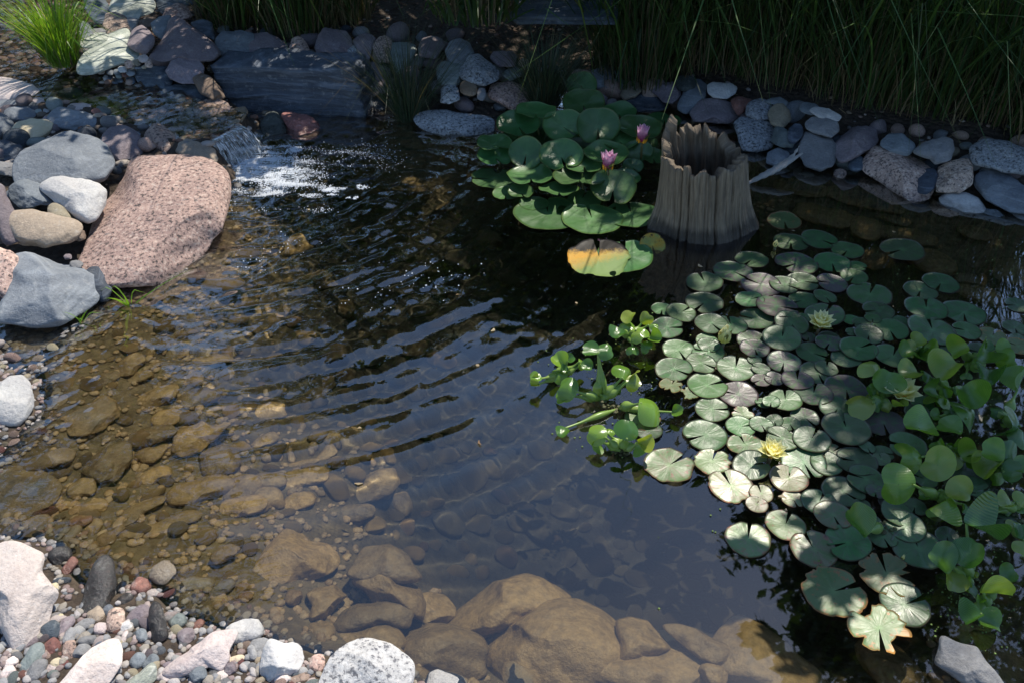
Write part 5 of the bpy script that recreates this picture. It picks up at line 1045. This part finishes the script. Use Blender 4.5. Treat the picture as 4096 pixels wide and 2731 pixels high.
hyacinth(12,1010,530,[(960,225,220,.10),(1095,360,270,.08),(850,560,260,.05,190),(1000,570,140,.04),(1220,590,140,.04),(1310,290,230,.09),(960,440,130,.05),(1090,610,90,.02)],'hyacinth in front of the orange-centred yellow lily','the lily-side hyacinth', extra=3)
hyacinth(12,1610,440,[(1650,250,285,.10),(1480,430,170,.05),(1570,500,210,.04),(1480,300,140,.06),(1590,565,90,.02),(1740,430,90,.03)],'hyacinth with a wide spoon leaf at the right of the colony','the spoon-leaved hyacinth', extra=3)
hyacinth(12,1720,690,[(1390,790,330,.10,190),(1660,790,260,.09,230),(1850,490,270,.10,250),(1870,660,310,.07,330),(1540,680,120,.05,0),(1680,640,120,.04,200)],'broad-leaved hyacinth below the spoon-leaved one','the broad-leaved hyacinth', extra=3)
hyacinth(12,1700,1010,[(1580,950,130,.05),(1850,1010,220,.05,340),(1740,1060,190,.03,60),(1320,1050,300,.07,180),(1560,1130,310,.08,210)],'hyacinth with bright curled leaf amid dark water','the curled-leaf hyacinth', extra=3)
hyacinth(12,1600,1440,[(1200,1310,350,.10,180),(1760,1370,240,.08,30),(1560,1490,300,.05,180),(1440,1400,130,.04,200),(1790,1530,90,.02)],'large hyacinth with a bright yellow-green bowl leaf','the bowl-leaf hyacinth', extra=3)
hyacinth(12,1850,180,[(1750,80,210,.09),(1980,130,220,.08),(2180,180,210,.08),(2000,30,130,.07),(2170,70,170,.09),(1940,220,130,.04),(1820,310,95,.02),(2020,330,220,.07,100)],'hyacinth near the upper right pads with rounded dark leaves','the upper right hyacinth', extra=3)
hyacinth(12,1370,90,[(1260,90,160,.06),(1390,-10,150,.07),(1290,20,120,.07),(1380,120,120,.03),(1450,130,220,.03,60)],'half-sunk brownish hyacinth above the orange-centred lily','the brownish hyacinth', extra=3)
hyacinth(12,2120,1160,[(2060,1010,220,.09),(2190,1000,220,.08),(2020,1180,240,.04,120),(2250,1190,200,.05),(1870,1100,120,.03,180),(2090,1270,130,.02,90),(2330,1130,160,.06)],'hyacinth close to the right picture edge with cupped leaves','the cupped-leaved hyacinth', extra=3)
hyacinth(12,2180,700,[(2270,770,270,.08),(2330,330,260,.08,330),(2320,880,200,.05),(2100,640,110,.04,190)],'hyacinth cut by the right picture edge with long stalks','the long-stalked hyacinth', extra=3)
hyacinth(16,1830,600,[(1600,410,260,.08,220),(1860,370,270,.10,300),(1950,140,380,.10,20),(1700,640,200,.03,110),(1850,720,150,.02,60)],'bright hyacinth with a round float in the lower right','the lower right hyacinth', extra=2)
hyacinth(16,1960,850,[(2120,740,310,.07,330),(2210,550,150,.08,340),(1880,970,200,.03,170),(2040,1010,190,.02,30)],'lowest hyacinth with thick boat-shaped leaves','the lowest hyacinth', extra=2)
hyacinth(16,2260,130,[(2330,180,160,.05),(2240,110,90,.03),(2345,330,150,.04)],'small hyacinth at the lower right picture edge', None)
hyacinth(16,1060,140,[(800,85,330,.09,190)],'single upright hyacinth leaf rising between lower right pads', None)
hyacinth(12,2250,1530,[(2200,1500,190,.05,330),(2000,1560,150,.03,200),(2330,1440,150,.05,330)],'hyacinth behind the bright lower right one', None, extra=3)
# duckweed and drifting crumbs among the floating plants
rg = np.random.default_rng(61); V, F, k = [], [], 0
for (x, y, sx_, sy_, n) in ((2150,900,150,130,260),(2250,1150,80,120,160),(1400,860,70,50,60),(2230,1400,70,60,90),(1500,760,60,30,30),(1420,1010,50,25,30),(2000,620,200,60,30),(1700,1180,150,90,20)):
    for _ in range(n):
        q = U(*S(0, x + rg.normal() * sx_, y + rg.normal() * sy_), .003); r = rg.uniform(.001, .0032); a = np.linspace(0, 6.2832, 7)[:-1] + rg.uniform(0, 6)
        t = np.stack([q.x + r * np.cos(a), q.y + r * .9 * np.sin(a), np.full(6, .0032)], 1); V += [t, t - np.array([0, 0, .0015])]; F.append(list(range(k, k + 6))); F += [[k + i, k + 6 + i, k + 6 + (i + 1) % 6, k + (i + 1) % 6] for i in range(6)]; k += 12
tag(mk('duckweed', np.vstack(V), F, simple('duckweed', (.16, .25, .05), (.10, .14, .04), 300, .5, 0)), 'tiny green duckweed specks floating among the hyacinths', 'duckweed', kind='stuff')
# ------------------------------------------------------------------ grasses, sedges, mulch
def blades(n, r, hmin, hmax, wd, lean, rng, droop=.5, seg=7, out=.5, dirb=None, taper=.9):
    """n curved ribbons rising from a disc of radius r"""
    a = rng.uniform(0, 2 * np.pi, n); q = r * np.sqrt(rng.uniform(0, 1, n)); bx, by = q * np.cos(a), q * np.sin(a)
    h = rng.uniform(hmin, hmax, n); th = np.where(rng.uniform(size=n) < out, a, rng.uniform(0, 2 * np.pi, n))
    if dirb is not None: th = dirb + rng.normal(size=n) * .6
    l = np.abs(rng.normal(size=n)) * lean; kink = rng.uniform(size=n) < .22
    t = np.linspace(0, 1, seg)[None]; ex = (l[:, None] * t + droop * rng.uniform(.2, 1, n)[:, None] * t ** 2.6) ; ex = ex * h[:, None]
    z = h[:, None] * (t - (.32 * droop * rng.uniform(.2, 1, n))[:, None] * t ** 3) ; z = np.where(kink[:, None] & (t > .62), z - h[:, None] * (t - .62) * 1.5, z)
    cx, cy = bx[:, None] + ex * np.cos(th)[:, None], by[:, None] + ex * np.sin(th)[:, None]
    f = th + np.pi / 2 + rng.normal(size=n) * .5; w_ = wd * rng.uniform(.6, 1.3, n)[:, None] * np.clip(1.02 - t ** 2.2, .04, 1) * (.55 + .45 * np.minimum(1, t * 4))
    A = np.stack([cx - w_ * np.cos(f)[:, None], cy - w_ * np.sin(f)[:, None], z], -1); B = np.stack([cx + w_ * np.cos(f)[:, None], cy + w_ * np.sin(f)[:, None], z + w_ * .3], -1)
    V = np.stack([A, B], 2).reshape(-1, 3); i = np.arange(n)[:, None] * seg * 2 + np.arange(seg - 1)[None] * 2; i = i.ravel()
    return V, np.stack([i, i + 1, i + 3, i + 2], 1), np.repeat(rng.uniform(0, 1, n), seg * 2)
m_gr = leafmat('tall_grass_blade', [(.028,.058,.013), (.045,.085,.018), (.03,.07,.025), (.075,.09,.025)], .45, .35)
m_grd = leafmat('dry_grass_blade', [(.15,.11,.055), (.09,.065,.035), (.2,.165,.09), (.07,.06,.025)], .7, .2)
m_gra = leafmat('arching_grass_blade', [(.09,.17,.04), (.07,.15,.05), (.14,.20,.05)], .4, .35)
m_lit2 = leafmat('straw', [(.34,.27,.16), (.2,.14,.07), (.42,.36,.24), (.14,.08,.04)], .7, .15)
m_sed = leafmat('sedge_blade', [(.022,.045,.022), (.04,.07,.03), (.03,.05,.03), (.09,.08,.04)], .5, .1)
m_lit = leafmat('tuft_blade', [(.10,.22,.025), (.16,.30,.03), (.13,.26,.03), (.22,.28,.06)], .4, .45)
def clump(c, x, y, label, cat, parts, z=None, name='ornamental_grass', lm=None, grp=None, seed=1):
    px, py = S(c, x, y); p, _ = hit(px, py); 
    if z is not None: p = U(px, py, z)
    root = empty(name, p); tag(root, label, cat, grp)
    for i, (pn, mat, kw) in enumerate(parts):
        V, F, at = blades(rng=np.random.default_rng(seed * 10 + i), **kw); mk(pn, V, F, mat, parent=root, attr=at, smooth=False)
    if lm: landmark(root, lm, px, py)
    return root
def tallg(x, y, label, r=.24, n=430, h=(.5, 1.35), seed=1, nd=260, **k):
    clump(0, x, y, label, 'ornamental grass', [('green_blades', m_gr, dict(n=n, r=r, hmin=h[0], hmax=h[1], wd=.0042, lean=.26, droop=.7)), ('dry_blades', m_grd, dict(n=nd, r=r * 1.15, hmin=.12, hmax=.55, wd=.0022, lean=.32, droop=.6)), ('arching_blades', m_gra, dict(n=max(6, n // 26), r=r * 1.1, hmin=.8, hmax=1.4, wd=.0055, lean=.55, droop=1.0, out=.3, dirb=-1.7)), ('stalks', m_grd, dict(n=160, r=r, hmin=.5, hmax=h[1], wd=.0017, lean=.09, droop=.1))], grp='tall grasses on the back bank', seed=seed, **k)
tallg(1470,170,'tall green grass clump behind the big blue-grey rock, leftmost of the right-hand stand', seed=1, r=.26)
tallg(1640,128,'tall green grass clump standing straight behind the hollow stump', seed=2, r=.30)
tallg(1800,160,'tall grass clump just right of the one behind the stump', seed=3, r=.30)
tallg(1990,200,'tall grass clump above the large dark purplish rock', seed=4, r=.32)
tallg(2150,225,'tall grass clump above the grey tilted oblong stone', seed=5, r=.30)
tallg(2300,250,'tall grass clump in front of the dark wall blocks at the right edge', seed=6, r=.26, n=380)
tallg(1560,90,'tall grass clump in the second row, behind the two leftmost right-hand clumps', seed=7, r=.35)
tallg(1760,80,'tall grass clump in the second row, farthest back above the stump', seed=8, r=.35)
tallg(1960,100,'tall grass clump in the second row, left of the dark wall blocks', seed=9, r=.38)
tallg(2120,110,'tall grass clump in the second row, nearest the dark wall blocks', seed=19, r=.36)
tallg(690,62,'tall grass clump with drooping blades behind the slate slab, right of two', seed=10, r=.22, n=380, h=(.4, 1.0), nd=240)
tallg(540,50,'tall grass clump arching over the purplish pyramid rock, left of two', seed=11, r=.20, n=320, h=(.4, .95))
tallg(800,50,'sparse dry grass clump at the left edge of the mulch', seed=12, r=.12, n=120, h=(.3, .8), nd=120)
tallg(2420,330,'grass clump leaning in from beyond the right edge over the boulders', seed=13, r=.2, n=150, h=(.4, .9), nd=90)
for k, (x, y, lx, ly) in enumerate([(1270,300,1,0)]): pass
def sedge(x, y, z, label, n, h, seed, lm=None, r=.06):
    clump(0, x, y, label, 'sedge tuft', [('blades', m_sed, dict(n=n, r=r, hmin=h * .5, hmax=h, wd=.0016, lean=.42, droop=.35, out=.85)), ('dry_blades', m_grd, dict(n=n // 14, r=r, hmin=h * .5, hmax=h * 1.1, wd=.0012, lean=.7, droop=.3, out=.8))], z=z, name='sedge_tuft', lm=lm, seed=seed)
sedge(938,272,.0,'fine dark sedge tuft at the waterline right of the slate slab',430,.55,31,'the slab-side sedge', r=.075)
sedge(1250,240,.06,'fine dark sedge tuft behind the tall lily leaves',700,.42,32,'the lily-side sedge', r=.08)
clump(0, 150, 148, 'bright sunlit green grass tuft growing in the stream', 'grass tuft', [('blades', m_lit, dict(n=420, r=.07, hmin=.2, hmax=.5, wd=.0034, lean=.28, droop=.5, out=.9)), ('dry_blades', m_grd, dict(n=60, r=.08, hmin=.1, hmax=.3, wd=.003, lean=.25, droop=.2))], name='grass_tuft', z=.2, lm='the bright grass tuft', seed=41)
clump(0, 1095, 34, 'leafy bamboo-like tuft growing in the mulch at the top edge', 'grass clump', [('stems', m_grd, dict(n=150, r=.20, hmin=.1, hmax=.8, wd=.003, lean=.2, droop=.2)), ('leaves', m_gr, dict(n=160, r=.22, hmin=.1, hmax=.5, wd=.009, lean=.5, droop=.8))], name='bamboo_tuft', z=.45, seed=42)
clump(0, 299, 707, 'little yellow-green grass sprig in the water below the great pink boulder', 'grass sprig', [('blades', m_lit, dict(n=6, r=.006, hmin=.06, hmax=.16, wd=.0045, lean=.5, droop=.5))], name='grass_sprig', z=-.02, seed=43)
clump(0, 185, 742, 'tiny green sprig beside the big grey waterline boulder', 'grass sprig', [('blades', m_lit, dict(n=6, r=.01, hmin=.03, hmax=.08, wd=.003, lean=.5, droop=.5))], name='grass_sprig', z=.0, seed=44)
# bark mulch on the back bank
rg = np.random.default_rng(77); n = 9000; mx_, my_ = rg.uniform(-2.2, 4.6, n), rg.uniform(4.4, 8.6, n)
ok = np.array([H(a, b) > .14 and not inpoly(np.array([a]), np.array([b]), STW)[0] for a, b in zip(mx_, my_)]); mx_, my_ = mx_[ok], my_[ok]; n = len(mx_)
B = np.array([(-1,-1,0),(1,-1,0),(1,1,0),(-1,1,0),(-1,-1,1),(1,-1,1),(1,1,1),(-1,1,1)], float); FB = np.array([[0,3,2,1],[4,5,6,7],[0,1,5,4],[1,2,6,5],[2,3,7,6],[3,0,4,7]])
L, Wd, Hh, an = rg.uniform(.006, .035, n), rg.uniform(.002, .008, n), rg.uniform(.002, .006, n), rg.uniform(0, 6.28, n); tl = rg.normal(size=n) * .25
Vm = np.repeat(B[None], n, 0) * np.stack([L, Wd, Hh], 1)[:, None]; Vm[:, :, 2] += Vm[:, :, 0] * tl[:, None]
c, s = np.cos(an)[:, None], np.sin(an)[:, None]; Vm = np.stack([Vm[..., 0] * c - Vm[..., 1] * s, Vm[..., 0] * s + Vm[..., 1] * c, Vm[..., 2]], -1)
Vm += np.stack([mx_, my_, [H(a, b) for a, b in zip(mx_, my_)]], 1)[:, None]
at = rg.uniform(0, 1, n); m_mul, nt, b = newmat('bark_chips'); T = NT(nt); a = T.n('ShaderNodeAttribute'); a.attribute_name = 'rnd'; cr = T.n('ShaderNodeValToRGB'); T.l(a.outputs['Fac'], cr.inputs[0]); e = cr.color_ramp.elements
e[0].color = (.03, .018, .012, 1); e[1].color = (.34, .27, .19, 1); x = e.new(.5); x.color = (.075, .04, .026, 1); x = e.new(.9); x.color = (.13, .075, .045, 1); T.l(cr.outputs[0], b.inputs['Base Color']); b.inputs['Roughness'].default_value = .85
tag(mk('mulch', Vm.reshape(-1, 3), (FB[None] + np.arange(n)[:, None, None] * 8).reshape(-1, 4), m_mul, smooth=False, attr=np.repeat(at, 8)), 'reddish brown bark mulch with pale dry bits on the back bank', 'mulch', kind='stuff')

# dead straw and leaf bits caught on the banks and the water
rg = np.random.default_rng(88); P = []
while len(P) < 420:
    x, y = rg.uniform(-2.4, 3.4), rg.uniform(1.2, 6.2); h = H(x, y)
    if .02 < h < .5 and (y > 3.2 or rg.uniform() < .12): P.append((x, y, h + .012))
for _ in range(16): q = U(*S(0, rg.uniform(300, 2300), rg.uniform(330, 1300)), .003); P.append((q.x, q.y, .004))
V, F, at = [], [], []
for i, (x, y, z) in enumerate(P):
    L = rg.uniform(.02, .11) if z > .01 else rg.uniform(.008, .025); wd = rg.uniform(.001, .003) if z > .01 else rg.uniform(.002, .006); a = rg.uniform(0, 6.28); c, s = math.cos(a), math.sin(a); b = rg.normal() * .2 * L; up = rg.uniform(0, .02) if z > .01 else 0
    for t in (-1, 0, 1):
        px, py = x + c * L * t * .5 - s * b * (1 - t * t), y + s * L * t * .5 + c * b * (1 - t * t); e = wd * (1.1 - abs(t) * .7)
        V += [(px - s * e, py + c * e, z + up * (1 + t) * .5), (px + s * e, py - c * e, z + up * (1 + t) * .5 + .001)]
    k = i * 6; F += [[k, k + 1, k + 3, k + 2], [k + 2, k + 3, k + 5, k + 4]]; at += [rg.uniform()] * 6
tag(mk('dead_straw', V, F, m_lit2, smooth=False, attr=at), 'pale dead straw and leaf bits lying about the banks and on the water', 'plant litter', kind='stuff')

# ------------------------------------------------------------------ trees and shrubs round the pond (they shade it and show dark in the water)
m_bark = simple('bark', (.09, .07, .055), (.16, .13, .10), 14, .9, .8, .02)
m_leaf = leafmat('tree_leaf', [(.035,.075,.02), (.05,.10,.025), (.06,.11,.03)], .5, .25)
def tree(x, y, name, label, cat, lobes, trunk, nleaf, ls=.05, seed=1):
    rng = np.random.default_rng(seed); root = empty(name, (x, y, H(x, y) - .05)); tag(root, label, cat); z0 = H(x, y) - .05
    V, F, k = [], [], 0
    hub = Vector((0, 0, trunk[1]))
    P = [((0, 0, 0), (0.03, 0.02, trunk[1] * .5), hub[:])]; Rr = [[trunk[0], trunk[0] * .85, trunk[0] * .7]]
    for (lx, ly, lz, lr, *_) in lobes:
        q = Vector((lx - x, ly - y, lz - z0)); P.append((hub[:], hub.lerp(q, .5) + Vector((0, 0, .15 * q.length * .3)), q[:])); Rr.append([trunk[0] * .55, trunk[0] * .35, trunk[0] * .12])
    for p, r in zip(P, Rr):
        sp = spline(p, 6); rr = np.interp(np.linspace(0, 2, len(sp)), [0, 1, 2], r); v, f, _ = tube(sp, rr, 10); V += v; F += [[i + k for i in q] for q in f]; k += len(v)
    mk('trunk', V, F, m_bark, parent=root)
    tot = sum(l[3] ** 2 for l in lobes); C = []
    for (lx, ly, lz, lr, *sq) in lobes:
        m = int(nleaf * lr ** 2 / tot); ncl = max(6, int(m / 26)); d = rng.normal(size=(ncl, 3)); d /= np.linalg.norm(d, axis=1)[:, None]; cc = d * (lr * rng.uniform(.25, 1, ncl) ** .5)[:, None]
        if sq: cc[:, 2] *= sq[0]
        pts = cc[rng.integers(0, ncl, m)] + rng.normal(size=(m, 3)) * lr * .11; C.append(pts + np.array([lx - x, ly - y, lz - z0]))
    C = np.vstack(C); m = len(C); a = rng.normal(size=(m, 3)); a /= np.linalg.norm(a, axis=1)[:, None]; b = np.cross(a, rng.normal(size=(m, 3))); b /= np.linalg.norm(b, axis=1)[:, None]
    s = (ls * rng.uniform(.6, 1.3, m))[:, None]; nrm = np.cross(a, b)
    Vl = np.stack([C - a * s, C + b * s * .5 + nrm * s * .12, C + a * s, C - b * s * .5 + nrm * s * .12], 1).reshape(-1, 3)
    mk('crown', Vl, np.arange(m * 4).reshape(m, 4), m_leaf, parent=root, attr=np.repeat(rng.uniform(0, 1, m), 4), smooth=False)
    return root
tree(4.6, 7.4, 'tree', 'tall leafy tree behind the right bank that shades the pond, with unseen low lobes added for shade', 'tree', [(2.4,4.75,4,.6),(2.95,4.2,4.3,.7),(2.0,5.4,3.2,.65),(3.1,5.2,3.7,1.0),(3.5,3.9,4.6,1.0),(1.6,5.2,2.6,.5),(4.4,6.4,4.8,1.5),(3.0,6.6,3.6,1.1),(1.33,2.1,1.55,.27),(1.7,2.5,1.9,.32)], (.16, 2.4), 20000, .06, seed=1)  # the low lobes at the end are added, unseen, to shade the lower right pads
tree(-1.2, 7.6, 'tree', 'spreading low tree behind the mulch, its branches over the back bank', 'tree', [(-1.45,4.65,1.75,.45),(-1.05,4.35,1.6,.3),(-.72,4.62,1.65,.3),(-1.2,5.25,1.5,.4),(-.7,5.35,1.6,.5),(-.1,5.35,1.7,.5),(.5,5.0,1.7,.45),(.95,5.1,2.0,.45),(.2,4.95,1.7,.4),(.8,4.65,1.9,.35),(1.15,4.75,2.1,.3),(-1.0,6.4,2.2,.7),(.4,6.4,2.2,.7),(1.4,6.3,2.2,.65),(2.3,6.4,2.3,.7),(3.1,6.5,2.3,.7)], (.10, 1.3), 24000, .05, seed=2)
tree(-3.9, 7.2, 'tree', 'tall broad tree behind the stream on the left, dark in the shallows', 'tree', [(-3.3,6.9,3.4,.9),(-4.5,6.2,5,1.2),(-4.0,6.6,6.3,1.0),(-4.6,5,4,1.4),(-5,4.6,6.5,1.5),(-4.3,5.6,8.2,1.3),(-5.5,3,5,1.5),(-3.5,7.6,5,.7),(-4.6,4.2,9,1.5),(-5.6,2.0,7.5,1.6),(-4.4,7.6,8.5,1.0)], (.2, 2.6), 12000, .07, seed=3)
for k, (x, y, h, r, lab) in enumerate([(-4.8,7.6,2.6,1.3,'dense shrub far left behind the stream'),(-2.9,8.2,2.6,1.2,'dense shrub behind the rock pile above the stream'),(-.6,8.6,2.9,1.3,'dense shrub behind the mulch'),(1.4,8.4,3.0,1.3,'dense shrub behind the flagstone'),(3.2,8.8,3.2,1.4,'dense shrub behind the tall grasses'),(5.8,8.8,3.2,1.4,'dense shrub behind the dark wall blocks')]):
    tree(x, y, 'shrub', lab + ', reflected dark in the pond', 'shrub', [(x, y, h * .62, r), (x - .6, y - .2, h * .45, r * .8), (x + .6, y + .1, h * .5, r * .85), (x + .1, y, h, r * .6)], (.06, .8), 7000, .055, seed=20 + k)
# ------------------------------------------------------------------ labels: each thing told apart by look and by what it lies beside
DIRS = ['right of', 'below and right of', 'below', 'below and left of', 'left of', 'above and left of', 'above', 'above and right of']
ORD = ['nearest', 'second', 'third', 'fourth', 'fifth', 'sixth', 'seventh', 'eighth', 'ninth', 'tenth', 'eleventh', 'twelfth']
REL = []; BYK = {}
for n, (o, desc, px, py) in enumerate(ITEMS):
    L = []
    for lo, ph, lx, ly in LMARK:
        dx, dy = px - lx, py - ly; L.append((math.hypot(dx, dy), DIRS[int(round(math.atan2(dy, dx) / (math.pi / 4))) % 8], ph))
    L.sort(); REL.append(L[:9])
    for d, dr, ph in L: BYK.setdefault((desc, dr, ph), []).append(d)
for v in BYK.values(): v.sort()
used = set(o.get('label') for o in bpy.data.objects)
for n, (o, desc, px, py) in enumerate(ITEMS):
    opts = []
    for i, (d, dr, ph) in enumerate(REL[n]):
        b = BYK[(desc, dr, ph)]; k = b.index(d)
        if len(b) == 1: opts.append((i, f"{desc} {dr} {ph}"))
        elif k < 12: opts.append((3 + i * 1.5 + k * .6, f"{desc} {dr} {ph}, {ORD[k]} {'to' if k == 0 else 'from'} it"))
    opts.sort()
    for q, lab in opts:
        if lab not in used and len(lab.split()) <= 16: break
    else: lab = f"{desc} between {REL[n][0][2]} and {REL[n][1][2]}"
    o['label'] = lab; used.add(lab)
